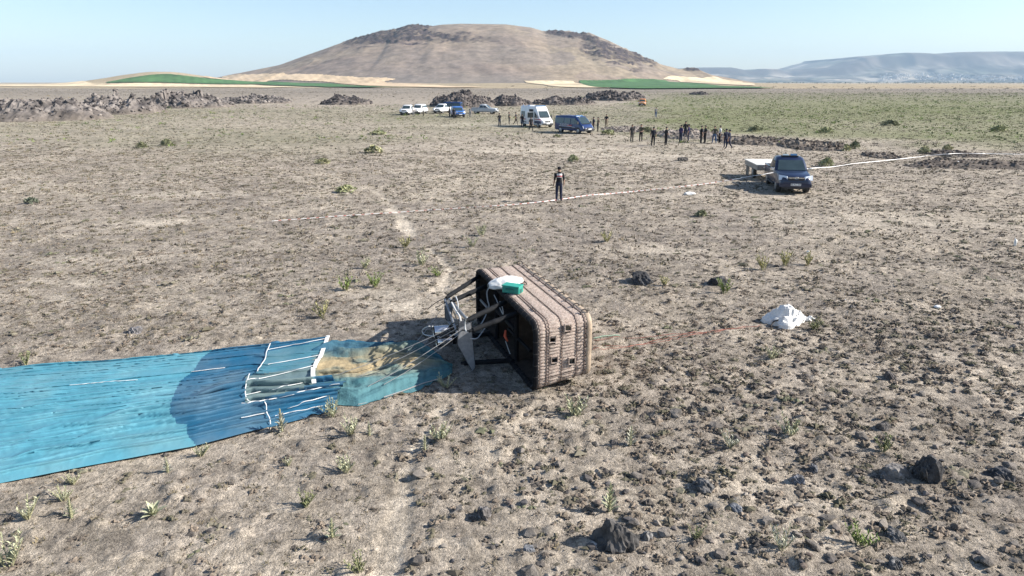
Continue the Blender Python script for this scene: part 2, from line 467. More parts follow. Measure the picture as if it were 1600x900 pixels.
def build_hill():
    X, Y = np.meshgrid(np.linspace(SKW[0, 0] - 10, SKW[-1, 0] + 10, 420), np.concatenate([np.linspace(HRY - 570, HRY - 1, 190), np.linspace(HRY, HRY + 620, 30)]))
    Z, t = hill_z(X, Y)
    px, py = toPx(np.stack([X, Y, Z], -1))
    n1 = fbm(X / 70, Y / 70, 4, 201); n2 = fbm(X / 12, Y / 12, 3, 203); n3 = fbm(X / 25, Z / 5, 4, 205)
    # crags: dark rock beds below the summit on the left, crest rocks on the right
    s = np.maximum.reduce([
        sstep(10, 3, np.abs(py - (62 - (px - 620) * .03) + n3 * 12)) * sstep(530, 550, px) * sstep(770, 700, px),
        sstep(12, 4, np.abs(py - (55 - (px - 600) * .10) + n3 * 16)) * sstep(535, 560, px) * sstep(690, 660, px),
        sstep(7, 2, np.abs(py - 60 - n3 * 12)) * sstep(690, 720, px) * sstep(800, 760, px) * .6,
        sstep(9, 3, np.abs(py - 45)) * sstep(622, 630, px) * sstep(675, 665, px),
        sstep(7, 2, np.abs(py - np.interp(px, [848, 905, 935, 980, 1030], [50, 55, 66, 84, 103]) - n3 * 8)) * sstep(846, 856, px) * sstep(1034, 1015, px),
        .75 * sstep(16, 5, np.abs(py - np.interp(px, [900, 935, 980, 1010], [68, 78, 92, 102]) - n3 * 24)) * sstep(895, 920, px) * sstep(1015, 985, px),
        sstep(4, 1, np.abs(py - 108)) * sstep(1066, 1074, px) * sstep(1098, 1090, px)])
    s = np.clip(s * (1.0 + n2 * 1.1) + (s > .2) * n2 * .5, 0, 1) * (Y <= HRY + 30)
    r1, r2, ox, oy, ed = cells(X, Y * .8, 7, 207)
    Z = Z + s * ((r1 - .3) * 4.5 + ox * 2) * (Y < HRY - 3) + s * (r1 * 4.0) * (Y >= HRY - 3)
    tan = np.array([.285, .225, .165]); pink = np.array([.235, .182, .145]); grey = np.array([.19, .162, .138]); rock = np.array([.058, .045, .045]); gold = np.array([.335, .27, .175])
    a = np.clip(.5 + n1 * 1.3, 0, 1)[..., None]; b = np.clip(.35 + fbm(X / 180, Y / 120, 4, 209) * 1.8, 0, 1)[..., None]
    c = tan * (1 - a) + pink * a
    c = c * (1 - b * .55) + grey * b * .55
    gd = (np.clip(sstep(.02, .14, n1) * sstep(780, 900, px) + .6 * sstep(.62, .9, t) * sstep(.0, .2, n1), 0, 1) * .5)[..., None]
    c = c * (1 - gd) + gold * gd
    c = c * (1.08 + n2[..., None] * .4 + .3 * fbm(X / 4, Y / 6, 3, 204)[..., None])
    lowg = (sstep(.34, .1, t) * .55 * sstep(430, 520, px) * sstep(900, 800, px))[..., None]
    c = c * (1 - lowg) + np.array([.20, .185, .165]) * lowg
    c = c * (1 - s[..., None]) + rock * (1 + n2[..., None] * .8) * s[..., None]
    heightfield("hill", X, Y, Z, np.clip(c * .92, .02, 1), mat_attr("hill_soil", .95, .1, bump=0, var=.16, vscale=.2))
build_hill()

def terr(X, Y):
    return np.maximum(far_relief(X, Y), hill_z(X, Y)[0] if True else 0)
def cast(px, py):
    r = ray(px, py)
    t = np.exp(np.linspace(math.log(300), math.log(5200), 6000))
    X = t * r[0]; Y = t * r[1]; Z = CAM_H + t * r[2]
    hit = np.nonzero(Z < terr(X, Y))[0]
    k = hit[0] if len(hit) else len(t) - 1
    return X[k], Y[k]
MESA_SK = [(900, 124), (980, 116), (1040, 107.5), (1100, 105), (1145, 105), (1170, 110), (1195, 107), (1215, 107.5), (1228, 112), (1262, 107), (1290, 104.5), (1320, 96), (1338, 92), (1343, 88.5), (1380, 86.5), (1410, 85), (1416, 82), (1440, 82),
           (1475, 84), (1500, 81), (1550, 80), (1600, 80), (1750, 79), (1900, 84), (2100, 92), (2350, 104), (2600, 122)]
def build_mesa():
    RY = 8000.
    S = np.array([atY(x, y, RY) for x, y in MESA_SK])
    X, Y = np.meshgrid(np.linspace(S[0, 0], S[-1, 0], 700), np.concatenate([np.linspace(5300, RY, 130), np.linspace(RY + 60, RY + 1500, 10)]))
    rid = np.interp(X, S[:, 0], S[:, 2])
    t = np.clip((Y - 5400) / (RY - 5400), 0, 1)
    n = fbm(X / 700, Y / 700, 4, 301); ng = np.abs(fbm(X / 260, Y / 800, 4, 303))
    pr = .42 * t + .28 * t ** 3 + .30 * sstep(.88, .96, t + n * .10)
    Z = -4 + rid * pr + (n * 60 - ng * 130) * np.sin(np.pi * t) * np.clip(rid / 300, .2, 1)
    Z = np.where(Y > RY, rid - (Y - RY) * .004, Z)
    cl = sstep(.80, .95, t + n * .12) * sstep(1., .97, t)
    base = np.array([.17, .15, .115]); sc = np.array([.085, .095, .07]); pale = np.array([.30, .255, .195])
    a = np.clip(.45 + fbm(X / 240, Y / 400, 5, 305) * 1.6, 0, 1)[..., None]
    c = base * (1 - a) + sc * a
    b = (sstep(.15, .3, fbm(X / 500, Y / 300, 3, 307)) * .8)[..., None]
    c = c * (1 - b) + pale * b
    c = c * np.clip(1 + 1.9 * fbm(X / 150, Y / 220, 5, 308), .35, 2)[..., None]
    c = c * (1 - .85 * cl[..., None]) + np.array([.07, .055, .05]) * .85 * cl[..., None]
    heightfield("mesa", X, Y, Z, c, mat_attr("mesa_rock", .95, .1))
    return S
MS = build_mesa()

def field(name, pxs, col, lift, ripple=0.0):
    P = np.array([cast(*p) for p in pxs])
    lo, hi = P.min(0), P.max(0)
    nx, ny = 300, 170
    X, Y = np.meshgrid(np.linspace(lo[0], hi[0], nx), np.linspace(lo[1], hi[1], ny))
    keep = inpoly(X, Y, [tuple(p) for p in P])
    kf = keep[:-1, :-1] & keep[1:, 1:] & keep[1:, :-1] & keep[:-1, 1:]
    Z = terr(X, Y) + lift
    n = fbm(X / 30, Y / 60, 4, 401)
    c = np.array(col) * (1 + n[..., None] * .45 + .10 * np.sin(X * .5 + Y * .22)[..., None] + .25 * fbm(X / 8, Y / 20, 3, 403)[..., None])
    V = np.stack([X, Y, Z], -1).reshape(-1, 3); Fq = grid_faces(ny, nx, kf)
    us, inv = np.unique(Fq, return_inverse=True)
    me = np_mesh(name, V[us], inv.reshape(-1, 4), mat_attr("crop", .9, .15, var=.18, vscale=.12), True, np.clip(c.reshape(-1, 3)[us], .01, 1))
    o = link(bpy.data.objects.new(name, me)); tag(o, kind="structure")
WHEAT = (.60, .485, .32); CROP = (.065, .14, .048); WARM = (.56, .425, .275)
field("wheat_field", [(-60, 131.5), (60, 131.2), (150, 131.3), (300, 131.8), (400, 132.8), (470, 136), (420, 138), (300, 136.6), (150, 136), (-60, 135.5)], WHEAT, .6)
field("green_field", [(165, 129), (200, 122.5), (230, 118), (262, 116), (290, 119), (330, 124), (420, 128), (520, 131), (640, 137.3), (560, 138), (470, 135.2), (400, 132.4), (300, 131.2), (165, 130.8)], CROP, 1.0)
field("wheat_field", [(315, 121), (350, 119.5), (420, 115), (480, 116), (560, 121), (625, 124), (600, 128.5), (660, 131), (760, 137), (690, 138), (640, 136.6), (520, 130.2), (420, 127.2), (330, 123.4)], WARM, .8)
field("wheat_field", [(818, 126.5), (895, 126.5), (950, 134.5), (955, 138.5), (900, 137.5), (850, 133)], WHEAT, .8)
field("green_field", [(905, 126), (960, 125.2), (1040, 126), (1090, 131), (1190, 137), (1210, 139), (1000, 140), (955, 138.5)], CROP, 1.0)
field("wheat_field", [(1048, 118.5), (1100, 121.5), (1160, 128), (1180, 131.5), (1180, 134.5), (1120, 132), (1060, 126.6), (1035, 124)], WHEAT, .8)

# ------------------------------------------------------------------ scattered cover (uncountable: stuff)
def tpl_tuft(n, rs, spread=.55, wid=.10, hmin=.35):
    V = []; Fs = []
    for i in range(n):
        a = rs.rand() * 2 * math.pi; r = rs.rand() ** .6 * spread
        b = np.array([math.cos(a) * r, math.sin(a) * r, -.08])
        lean = rs.rand() * 1.0; a2 = a + rs.randn() * .6
        L = hmin + rs.rand() * .75
        tip = b + np.array([math.cos(a2) * math.sin(lean) * L, math.sin(a2) * math.sin(lean) * L, math.cos(lean) * L * .9 + .05])
        a3 = rs.rand() * math.pi
        w = np.array([math.cos(a3), math.sin(a3), 0]) * wid * (.6 + rs.rand())
        o = len(V); V += [b - w, b + w, tip]; Fs.append((o, o + 1, o + 2))
    return np.array(V), np.array(Fs)
def tpl_leafy(n, rs, h=.8):
    V = []; Fs = []
    for i in range(n):
        a = rs.rand() * 2 * math.pi; el = rs.rand() ** .7 * math.pi / 2
        rr = .55 + .45 * rs.rand()
        c = np.array([math.cos(a) * math.cos(el) * rr, math.sin(a) * math.cos(el) * rr, math.sin(el) * rr * h])
        d = rs.randn(3); d /= np.linalg.norm(d); e = np.cross(d, rs.randn(3)); e /= np.linalg.norm(e)
        s = .16 + .16 * rs.rand()
        o = len(V); V += [c - d * s, c + d * s * .4 - e * s * .6, c + d * s + e * s * .2]; Fs.append((o, o + 1, o + 2))
    return np.array(V), np.array(Fs)
ICO = None
def ico(sub):
    import bmesh
    bm = bmesh.new(); bmesh.ops.create_icosphere(bm, subdivisions=sub, radius=1)
    V = np.array([v.co[:] for v in bm.verts]); Fs = np.array([[v.index for v in f.verts] for f in bm.faces]); bm.free()
    return V, Fs
def tpl_stone(rs, sub=1, amp=.35, flat=.65):
    V, Fs = ico(sub)
    k = rs.rand(len(V), 1) * amp + (1 - amp)
    V = V * k * np.array([1 + .3 * rs.rand(), .7 + .3 * rs.rand(), flat])
    return V, Fs
def scatter(name, label, cat, pos, size, cols, tpls, m, hs=None):
    idx = R.randint(0, len(tpls), len(pos))
    VV = []; FF = []; CC = []; off = 0
    for k, (V, Fs) in enumerate(tpls):
        s = np.nonzero(idx == k)[0]
        if not len(s): continue
        a = R.rand(len(s)) * 2 * math.pi
        ca, sa = np.cos(a)[:, None], np.sin(a)[:, None]
        x = V[None, :, 0]; y = V[None, :, 1]; z = V[None, :, 2]
        sc = size[s][:, None]; hh = (hs[s] if hs is not None else np.ones(len(s)))[:, None]
        P = np.stack([(x * ca - y * sa) * sc, (x * sa + y * ca) * sc, z * sc * hh + 0 * ca], -1) + pos[s][:, None, :]
        VV.append(P.reshape(-1, 3))
        FF.append((Fs[None] + (np.arange(len(s)) * len(V))[:, None, None] + off).reshape(-1, 3))
        vv = np.repeat(cols[s][:, None, :], len(V), 1) * (.8 + .4 * R.rand(len(s), len(V), 1))
        CC.append(vv.reshape(-1, 3)); off += len(s) * len(V)
    me = np_mesh(name, np.concatenate(VV), np.concatenate(FF), m, False, np.clip(np.concatenate(CC), .01, 1))
    o = link(bpy.data.objects.new(name, me))
    return tag(o, label, cat, kind="stuff")
def fan(n, y0, y1, half=.92, pad=2.5, dens=None):
    """n points spread evenly over the stretch of plain between distances y0 and y1"""
    y = np.sqrt(R.rand(n) * (y1 * y1 - y0 * y0) + y0 * y0)
    x = (R.rand(n) * 2 - 1) * (half * y + pad)
    return x, y
FABRIC_OUT = sv([(-500, 620), (0, 565), (330, 541), (515, 517), (600, 530), (700, 575), (690, 595), (560, 640), (400, 675), (0, 762), (-500, 850)])
PAL = np.array([[.25, .205, .13], [.15, .13, .08], [.10, .085, .06], [.19, .16, .115], [.08, .068, .052], [.115, .11, .068]])
def clear(x, y):
    return ~inpoly(x, y, FABRIC_OUT)
RS = np.random.RandomState(5)
TUFT = [tpl_tuft(13, RS) for _ in range(6)] + [tpl_tuft(16, RS, .7, .13, .25) for _ in range(4)]
TUFTS = [tpl_tuft(7, RS, .6, .17, .4) for _ in range(6)]
LEAFY = [tpl_leafy(26, RS) for _ in range(5)]
LEAFYF = [tpl_leafy(12, RS, .7) for _ in range(5)]
def blend(v): return v
def put_tufts(name, label, n, y0, y1, s0, s1, tp, clus=.8, half=.92):
    x, y = fan(n, y0, y1, half)
    d = fbm(x / 1.1, y / 1.1, 3, 501) * 1.3 + fbm(x / .35, y / .35, 2, 503) * .9 * (y < 40)
    keep = (d + .22 > (R.rand(n) - .3) * clus) & (R.rand(n) > bare_mask(x, y) * 1.1) & clear(x, y)
    x, y, d = x[keep], y[keep], d[keep]
    z = ground_h(x, y)
    sz = s0 + (s1 - s0) * R.rand(len(x)) ** 2.2
    gm = green_mask(x, y)[:, None] * (.4 + .6 * R.rand(len(x), 1))
    c = PAL[R.randint(0, len(PAL), len(x))]
    c = c * (1 - gm * .75) + np.array([.125, .16, .055]) * gm * .75
    return scatter(name, label, "ground cover", np.stack([x, y, z - .01], -1), sz, c, tp, mat_attr("dry_plants", .95, .1), .45 + .5 * R.rand(len(x)))
put_tufts("dry_grass", "short dry grey brown grass tufts covering the near ground", 34000, 5.5, 20, .025, .10, TUFT)
put_tufts("dry_grass", "dry grass tufts thinly covering the ground beyond the balloon basket", 60000, 20, 60, .05, .17, TUFTS, .8, .84)
put_tufts("dry_grass", "sparse scrubby grass on the far plain around the vehicles", 52000, 60, 190, .10, .30, TUFTS, 1.0, .80)
put_tufts("dry_grass", "fine dark scrub on the distant flat plain below the fields", 13000, 190, 640, .28, .75, TUFTS, 1.0, .80)
def put_green():
    n = 46000
    x, y = fan(n, 62, 400, .82)
    g = green_mask(x, y) * (.5 + fbm(x / 7, y / 7, 3, 601) * 1.5)
    keep = R.rand(n) < g * 1.05
    x, y = x[keep], y[keep]
    z = ground_h(x, y)
    pal = np.array([[.15, .215, .06], [.20, .245, .085], [.105, .145, .05], [.215, .225, .11], [.085, .115, .045]])
    c = pal[R.randint(0, 5, len(x))]
    scatter("green_scrub", "low green scrub spreading over the plain on the right", "ground cover", np.stack([x, y, z], -1), .16 + .62 * R.rand(len(x)) ** 2.4, c, LEAFYF, mat_attr("scrub_leaves", .9, .15), .55 + .4 * R.rand(len(x)))
put_green()
STONE = [tpl_stone(RS, 1, .5, .6) for _ in range(8)]
def put_gravel():
    x, y = fan(17000, 5.5, 34, .9)
    rg = np.zeros(len(x))
    for c, rx, ry in ROUGH: rg = np.maximum(rg, np.exp(-((x - c[0]) / rx) ** 2 - ((y - c[1]) / ry) ** 2))
    d = fbm(x / .8, y / .8, 3, 611) + rg * .5
    keep = (d > R.rand(len(x)) * .7 - .22) & clear(x, y) & (R.rand(len(x)) > bare_mask(x, y))
    x, y = x[keep], y[keep]; rg = rg[keep]
    sz = (.012 + .05 * R.rand(len(x)) ** 3.0) * (1 + .7 * rg)
    pal = np.array([[.13, .115, .105], [.20, .17, .145], [.30, .26, .215], [.085, .08, .08], [.24, .205, .17], [.15, .12, .10]])
    scatter("gravel", "small stones and clods strewn over the near ground", "gravel", np.stack([x, y, ground_h(x, y) + sz * .2], -1), sz, pal[R.randint(0, 6, len(x))], STONE, mat_attr("stones", .95, .15))
put_gravel()
OCT = (np.array([[1, 0, 0], [-1, 0, 0], [0, 1, 0], [0, -1, 0], [0, 0, 1], [0, 0, -1.]]), np.array([[0, 2, 4], [2, 1, 4], [1, 3, 4], [3, 0, 4], [2, 0, 5], [1, 2, 5], [3, 1, 5], [0, 3, 5]]))
def tpl_clump(rs, n, blades):
    """a crumbly cushion: lumps of earth and root with a few dry blades"""
    VV = []; FF = []; o = 0
    for i in range(n):
        a = rs.rand() * 6.28; r = rs.rand() ** .7 * .75; q = .18 + .30 * rs.rand() * (1.1 - r)
        V = OCT[0] * (.6 + .7 * rs.rand(6, 1)) + rs.randn(6, 3) * .18
        th = rs.rand() * 6.28; c, s_ = math.cos(th), math.sin(th)
        V = V @ np.array([[c, s_, 0], [-s_, c, 0], [0, 0, .6]]) * q + np.array([math.cos(a) * r, math.sin(a) * r, .22 * (1 - r) + .04])
        VV.append(V); FF.append(OCT[1] + o); o += 6
    V, Fs = tpl_tuft(blades, rs, .8, .07, .2); VV.append(V * np.array([1, 1, .5])); FF.append(Fs + o)
    return np.concatenate(VV), np.concatenate(FF)
CLOD = [tpl_clump(RS, 6, 7) for _ in range(14)]
CLODF = [tpl_clump(RS, 4, 3) for _ in range(10)]
def put_clods(n, y0, y1, tpl, s0, s1, label):
    x, y = fan(n, y0, y1, .86)
    rg = np.zeros(len(x))
    for c, rx, ry in ROUGH: rg = np.maximum(rg, np.exp(-((x - c[0]) / rx) ** 2 - ((y - c[1]) / ry) ** 2))
    d = fbm(x / 1.6, y / 1.6, 3, 621) * .8 + fbm(x / .45, y / .45, 2, 622) * .6 + rg * .5 + .2 * sstep(-1, 4, x) * sstep(30, 12, y)
    keep = (R.rand(len(x)) < np.clip(.42 + d * 1.0, .10, 1)) & clear(x, y) & (R.rand(len(x)) > bare_mask(x, y) * 1.2)
    x, y = x[keep], y[keep]; rg = rg[keep]
    sz = (s0 + (s1 - s0) * R.rand(len(x)) ** 2.0) * (1 + .3 * rg)
    pal = np.array([[.175, .142, .11], [.13, .108, .088], [.23, .185, .142], [.085, .075, .066], [.155, .128, .098], [.115, .105, .072], [.135, .118, .088]])
    scatter("earth_clods", label, "clods", np.stack([x, y, ground_h(x, y) - sz * .02], -1), sz, pal[R.randint(0, 7, len(x))], tpl, mat_attr("clod_earth", .97, .1), .5 + .6 * R.rand(len(x)))
put_clods(28000, 5.5, 24, CLOD, .03, .14, "crumbly earth clods and dry cushions breaking the near ground")
put_clods(44000, 24, 62, CLODF, .05, .19, "crumbly earth clods and dry cushions on the middle ground")
put_clods(30000, 62, 150, CLODF[:4], .10, .30, "dark crumbly cushions thinning out over the far plain")
MAT = [tpl_clump(RS, 5, 16) for _ in range(10)]
def put_mats():
    x, y = fan(15000, 7, 75, .86)
    d = fbm(x / 3.0, y / 3.0, 3, 641)
    keep = (R.rand(len(x)) < np.clip(.45 + d * .9 - .25 * sstep(0, 5, x) * sstep(25, 12, y), .05, 1)) & clear(x, y) & (R.rand(len(x)) > bare_mask(x, y) * .9)
    x, y = x[keep], y[keep]
    sz = (.09 + .20 * R.rand(len(x)) ** 1.7)
    pal = np.array([[.155, .142, .098], [.125, .112, .078], [.18, .165, .118], [.105, .092, .07], [.15, .15, .095], [.20, .178, .13]])
    scatter("cushion_plants", "low grey brown cushion plants dotting the dry plain", "ground cover", np.stack([x, y, ground_h(x, y) - .01], -1), sz, pal[R.randint(0, 6, len(x))], MAT, mat_attr("dry_plants", .95, .1), .45 + .35 * R.rand(len(x)))
put_mats()
# ------------------------------------------------------------------ lava outcrops and rubble banks
def gc(x, y):
    a = np.linspace(0, 2 * math.pi, 9)[:-1]
    return float(ground_h(np.r_[x, x + .35 * np.cos(a)], np.r_[y, y + .35 * np.sin(a)]).mean())
def outcrop(name, label, cat, px0, px1, base, top, depth, pal, m, cell=1.6, tilt=.5, seed=0, rough=1.0, group=None, z_extra=0, sharp=1.0):
    a = G(px0, base); b = G(px1, base)
    cx, cy = (a[0] + b[0]) / 2, a[1] + depth / 2
    w = (b[0] - a[0])
    hgt = max(.3, (base - top) / F_PX * (a[1] + depth * .4) * 1.0 - depth * .35 * (CAM_H / a[1]) + z_extra)
    nx = int(min(150, max(30, w / .28))); ny = int(min(70, max(16, depth / .32)))
    X, Y = np.meshgrid(np.linspace(-w * .56, w * .56, nx), np.linspace(-depth * .62, depth * .75, ny))
    e = 1 - np.clip(np.hypot(X / (w * .54), np.where(Y < 0, Y / (depth * .6), Y / (depth * .74))), 0, 1) ** 2.2
    e = np.clip(e + fbm(X / (w * .16) + seed * 7, Y / (depth * .5), 4, 700 + seed) * .75 * np.sqrt(e), 0, 1.25)
    r1, r2, ox, oy, ed = cells(X + seed * 31, Y, cell, 710 + seed)
    q1, q2, px_, py_, ed2 = cells(X + seed * 17, Y, cell * .38, 720 + seed)
    blk = (.45 + .65 * r1 + (ox * (r2 - .3) * 1.2 + oy * .4) * tilt) * (.85 + .3 * q1 + (px_ * (q2 - .4)) * .6)
    prof = e ** .75
    Z = (.66 if name == 'lava_outcrop' else .36) * hgt * prof * ((1 - .5 * rough) + .5 * rough * blk * 1.05) - .25 * (1 - np.clip(e * 3, 0, 1)) - .05
    Z -= np.clip(.10 - ed, 0, .10) * 4 * hgt * .22 * prof * sharp
    Z += fbm(X / .7, Y / .7, 3, 730 + seed) * .22 * prof * min(hgt, 2.0) * rough
    wx = X + cx; wy = Y + cy
    Zg = ground_h(wx, wy)
    pal = np.array(pal)
    t = np.clip(r2 * .7 + q2 * .5 + fbm(X / 2.5, Y / 2.5, 3, 740 + seed) * .8, 0, .999)
    c = pal[(t * len(pal)).astype(int)]
    s = np.clip(1 - Z / hgt * 3.2, 0, 1)[..., None] * .75
    c = c * (1 - s) + np.array([.15, .127, .105]) * s
    c = c * (1 + .35 * fbm(X / .5, Y / .5, 2, 750)[..., None])
    V = np.stack([X, Y, Zg + Z - gc(cx, cy)], -1).reshape(-1, 3)
    me = np_mesh(name, V, grid_faces(ny, nx), m, False, np.clip(c, .02, 1).reshape(-1, 3))
    o = link(bpy.data.objects.new(name, me)); o.location = (cx, cy, gc(cx, cy))
    # loose blocks lying all over it
    n = int(min(800, 60 + w * depth * (2.0 if cell > 1 else 7)))
    i = R.randint(0, ny, n * 4); j = R.randint(0, nx, n * 4)
    ok = np.nonzero(Z[i, j] > .06 * hgt)[0][:n]
    p = np.stack([X[i, j], Y[i, j], (Zg + Z - gc(cx, cy))[i, j]], -1)[ok]
    sz = cell * (.06 + .24 * R.rand(len(p)) ** 1.8)
    p[:, 2] += sz * .1
    q = scatter("rubble", None, None, p, sz, pal[R.randint(0, len(pal), len(p))] * (.65 + .8 * R.rand(len(p), 1)), STONE, m, .8 + .9 * R.rand(len(p)))
    q.parent = o
    return tag(o, label, cat, group)
LAVA = mat_attr("lava_rock", .95, .15, var=.25, vscale=1.4)
DARK = [(.042, .038, .038), (.066, .058, .056), (.10, .086, .08), (.15, .13, .118)]
PINK = [(.062, .055, .053), (.10, .09, .084), (.145, .128, .118), (.20, .178, .162)]
EARTH = [(.065, .052, .044), (.10, .082, .068), (.145, .12, .098), (.20, .17, .14)]
g1 = "grey lava ridge along the left edge of the plain"
outcrop("lava_outcrop", "broad grey lava outcrop at the far left edge, nearest part of the left ridge", "rock outcrop", -150, 108, 190, 139, 16, PINK, LAVA, 1.7, .7, 1, 1.0, g1)
outcrop("lava_outcrop", "dark topped lava outcrop with steep slanting slabs in the left ridge", "rock outcrop", 92, 215, 179, 141, 15, PINK, LAVA, 2.4, 1.3, 2, 1.0, g1)
outcrop("lava_outcrop", "long pale pinkish lava bank in the middle of the left ridge", "rock outcrop", 190, 335, 169, 140, 18, PINK, LAVA, 2.6, 1.2, 3, 1.0, g1)
outcrop("lava_outcrop", "low tapering lava outcrop at the right end of the left ridge", "rock outcrop", 320, 435, 162, 147, 16, PINK, LAVA, 2.4, .8, 4, 1.0, g1)
outcrop("lava_outcrop", "small twin humped lava outcrop standing alone left of the parked cars", "rock outcrop", 494, 572, 164, 145, 12, DARK, LAVA, 2.0, .6, 5)
outcrop("lava_outcrop", "tall rounded dark lava mound right behind the blue cars", "rock outcrop", 668, 775, 168, 138, 22, DARK, LAVA, 1.9, .5, 6, .9)
outcrop("lava_outcrop", "black lava heap left of the ambulance roof behind the silver pickup", "rock outcrop", 758, 836, 166, 147, 16, DARK, LAVA, 1.9, .5, 7)
outcrop("lava_outcrop", "wide low black lava heap behind and right of the ambulance", "rock outcrop", 832, 934, 164, 147, 18, DARK, LAVA, 2.0, .5, 8)
outcrop("lava_outcrop", "dark pointed lava mound left of the small orange vehicle", "rock outcrop", 922, 1016, 158, 137, 24, DARK, LAVA, 2.6, .5, 9)
outcrop("lava_outcrop", "flat dark lava strip on the plain above the right hand crowd", "rock outcrop", 1085, 1112, 149, 143, 14, DARK, LAVA, 2.4, .5, 10)
outcrop("earth_bank", "rubble bank of pale stones and soil behind the standing crowd", "earth bank", 1030, 1165, 218, 194, 9, [(.09, .078, .07), (.15, .128, .112), (.22, .19, .165), (.30, .26, .225)], LAVA, .8, .5, 11, 1.0)
outcrop("earth_bank", "dark brown rubble bank between the crowd and the dark pickup roof", "earth bank", 1140, 1262, 227, 203, 8, EARTH, LAVA, .8, .5, 12, 1.0)
outcrop("earth_bank", "dark rubble bank rising behind the right side of the dark pickup", "earth bank", 1240, 1352, 236, 210, 8, EARTH, LAVA, .8, .5, 13, 1.0)
outcrop("earth_bank", "brown soil heap behind the rising barrier tape right of the pickup", "earth bank", 1372, 1428, 249, 231, 4, EARTH, LAVA, .6, .4, 14, .8)
outcrop("earth_bank", "rounded soil mound just above the tape near the right edge", "earth bank", 1478, 1566, 247, 227, 5, EARTH, LAVA, .7, .4, 15, .7)
outcrop("earth_bank", "dark dug soil bank below the tape at the right edge", "earth bank", 1440, 1680, 266, 241, 5, EARTH[:3], LAVA, .6, .5, 16, 1.0)
outcrop("earth_bank", "small pointed dark soil heap under the bend of the tape", "earth bank", 1470, 1504, 253, 237, 1.6, EARTH[:3], LAVA, .4, .4, 17, .7)
outcrop("earth_bank", "low stony bank left of the crowd behind the walking people", "earth bank", 940, 1040, 206, 194, 7, [(.14, .12, .105), (.22, .19, .165), (.30, .26, .22)], LAVA, .8, .5, 18, .9)

# ------------------------------------------------------------------ single rocks
def rock_mesh(seed, sub=4, flat=.8, jag=.4, peak=0.0):
    rs = np.random.RandomState(seed)
    V, Fs = ico(sub)
    p = V * 1.5 + rs.rand(3) * 50
    d = 1 + jag * 1.1 * fbm(p[:, 0] + p[:, 2] * .7, p[:, 1] - p[:, 2] * .6, 3, seed)
    for k in range(9):                                   # planed faces, then pits
        n = rs.randn(3); n /= np.linalg.norm(n)
        dd = V @ n; lim = .62 + .25 * rs.rand()
        d = np.where(dd * d > lim, lim / np.maximum(dd, .2), d)
    r1, r2, ox, oy, ed = cells(p[:, 0] * 1.1 + p[:, 2] * .8, p[:, 1] * 1.1 - p[:, 2] * .7, .33, seed)
    d = d * (1 - .42 * jag * (r1 - .3)) + .22 * jag * fbm(p[:, 0] * 5 + p[:, 2] * 4, p[:, 1] * 5 - p[:, 2] * 4, 3, seed + 3)
    V = V * d[:, None]
    if peak: V[:, :2] *= (1 - peak * np.clip(V[:, 2:3], 0, 1))
    V[:, 2] = V[:, 2] * flat
    return V, Fs
def rock(label, px, py, w, h, seed, col, jag=.4, peak=0., ry=1.0, rz=0, name="lava_rock", group=None, sub=4):
    c = G(px, py); W = w / F_PX * c[1] * 1.06 / 2
    V, Fs = rock_mesh(seed, sub, 1.0, jag, peak)
    V = V / np.abs(V[:, :2]).max() * W; V[:, 1] *= ry
    hh = h / F_PX * c[1] * .98
    V[:, 2] = V[:, 2] / np.quantile(V[:, 2], .985) * hh; V[:, 2] = np.where(V[:, 2] > hh * .8, hh * .8 + (V[:, 2] - hh * .8) * .45, V[:, 2]); V[:, 2] = np.maximum(V[:, 2], -hh * .25)
    n = fbm(V[:, 0] / W * 3 + seed, V[:, 1] / W * 3 + V[:, 2] / W * 2, 3, seed)
    cc = np.array(col) * (1 + 1.0 * n[:, None])
    me = np_mesh(name, V, Fs, mat_attr("rock_skin", .93, .2, bump=.6, bscale=16, var=.35, vscale=14), False, np.clip(cc, .02, 1))
    o = link(bpy.data.objects.new(name, me)); y = c[1] + W * ry * .6
    o.location = (c[0], y, gc(c[0], y) - .02); o.rotation_euler = (0, 0, rz)
    return tag(o, label, "rock", group)
BLK = (.065, .062, .06); GRY = (.17, .158, .148)
rock("largest jagged dark lava rock, peaked, in the foreground below the basket", 968, 868, 112, 56, 3, (.085, .08, .076), .62, .36, .8)
rock("pale flat stone at the left foot of the large peaked lava rock", 930, 862, 30, 12, 4, (.34, .31, .28), .3)
rock("black upright lava boulder at lower right with a long sloping flank", 1455, 752, 68, 48, 5, (.06, .058, .058), .6, .25, .8, .4)
rock("grey rough slab leaning beside the black lava boulder", 1404, 748, 62, 26, 6, GRY, .5, 0, .6)
rock("black diamond shaped stone alone at the right edge", 1568, 752, 44, 20, 7, (.065, .064, .066), .4)
rock("black square topped boulder beyond the basket's right side", 1006, 446, 44, 20, 8, (.06, .06, .062), .5)
rock("black boulder half hidden by a pale green plant beyond the white cloth", 1126, 448, 38, 15, 9, (.05, .05, .052), .5)
rock("dark pyramid shaped stone right of the white cloth pile", 1394, 594, 26, 13, 10, (.09, .08, .075), .3, .3)
rock("dark wedge stone above the black lava boulder", 1382, 674, 26, 15, 11, (.10, .092, .085), .3)
rock("grey blue stone cluster's left lump near the lower right boulders", 1250, 756, 32, 18, 12, (.17, .17, .18), .5)
rock("dark stone touching the grey blue lump on its right", 1272, 738, 26, 14, 13, (.10, .10, .105), .5)
rock("dark pitted rock lump left of centre in the foreground", 756, 812, 36, 24, 14, (.13, .12, .115), .6)
rock("bluish rounded stone near the bottom edge left of the peaked rock", 826, 868, 26, 14, 15, (.15, .155, .165), .3)
rock("flat bluish stone right of the large peaked lava rock", 1152, 800, 26, 13, 16, (.16, .165, .175), .3)
rock("low dark double lump at the bottom right beside the green plant", 1406, 846, 44, 17, 17, (.12, .115, .11), .6)
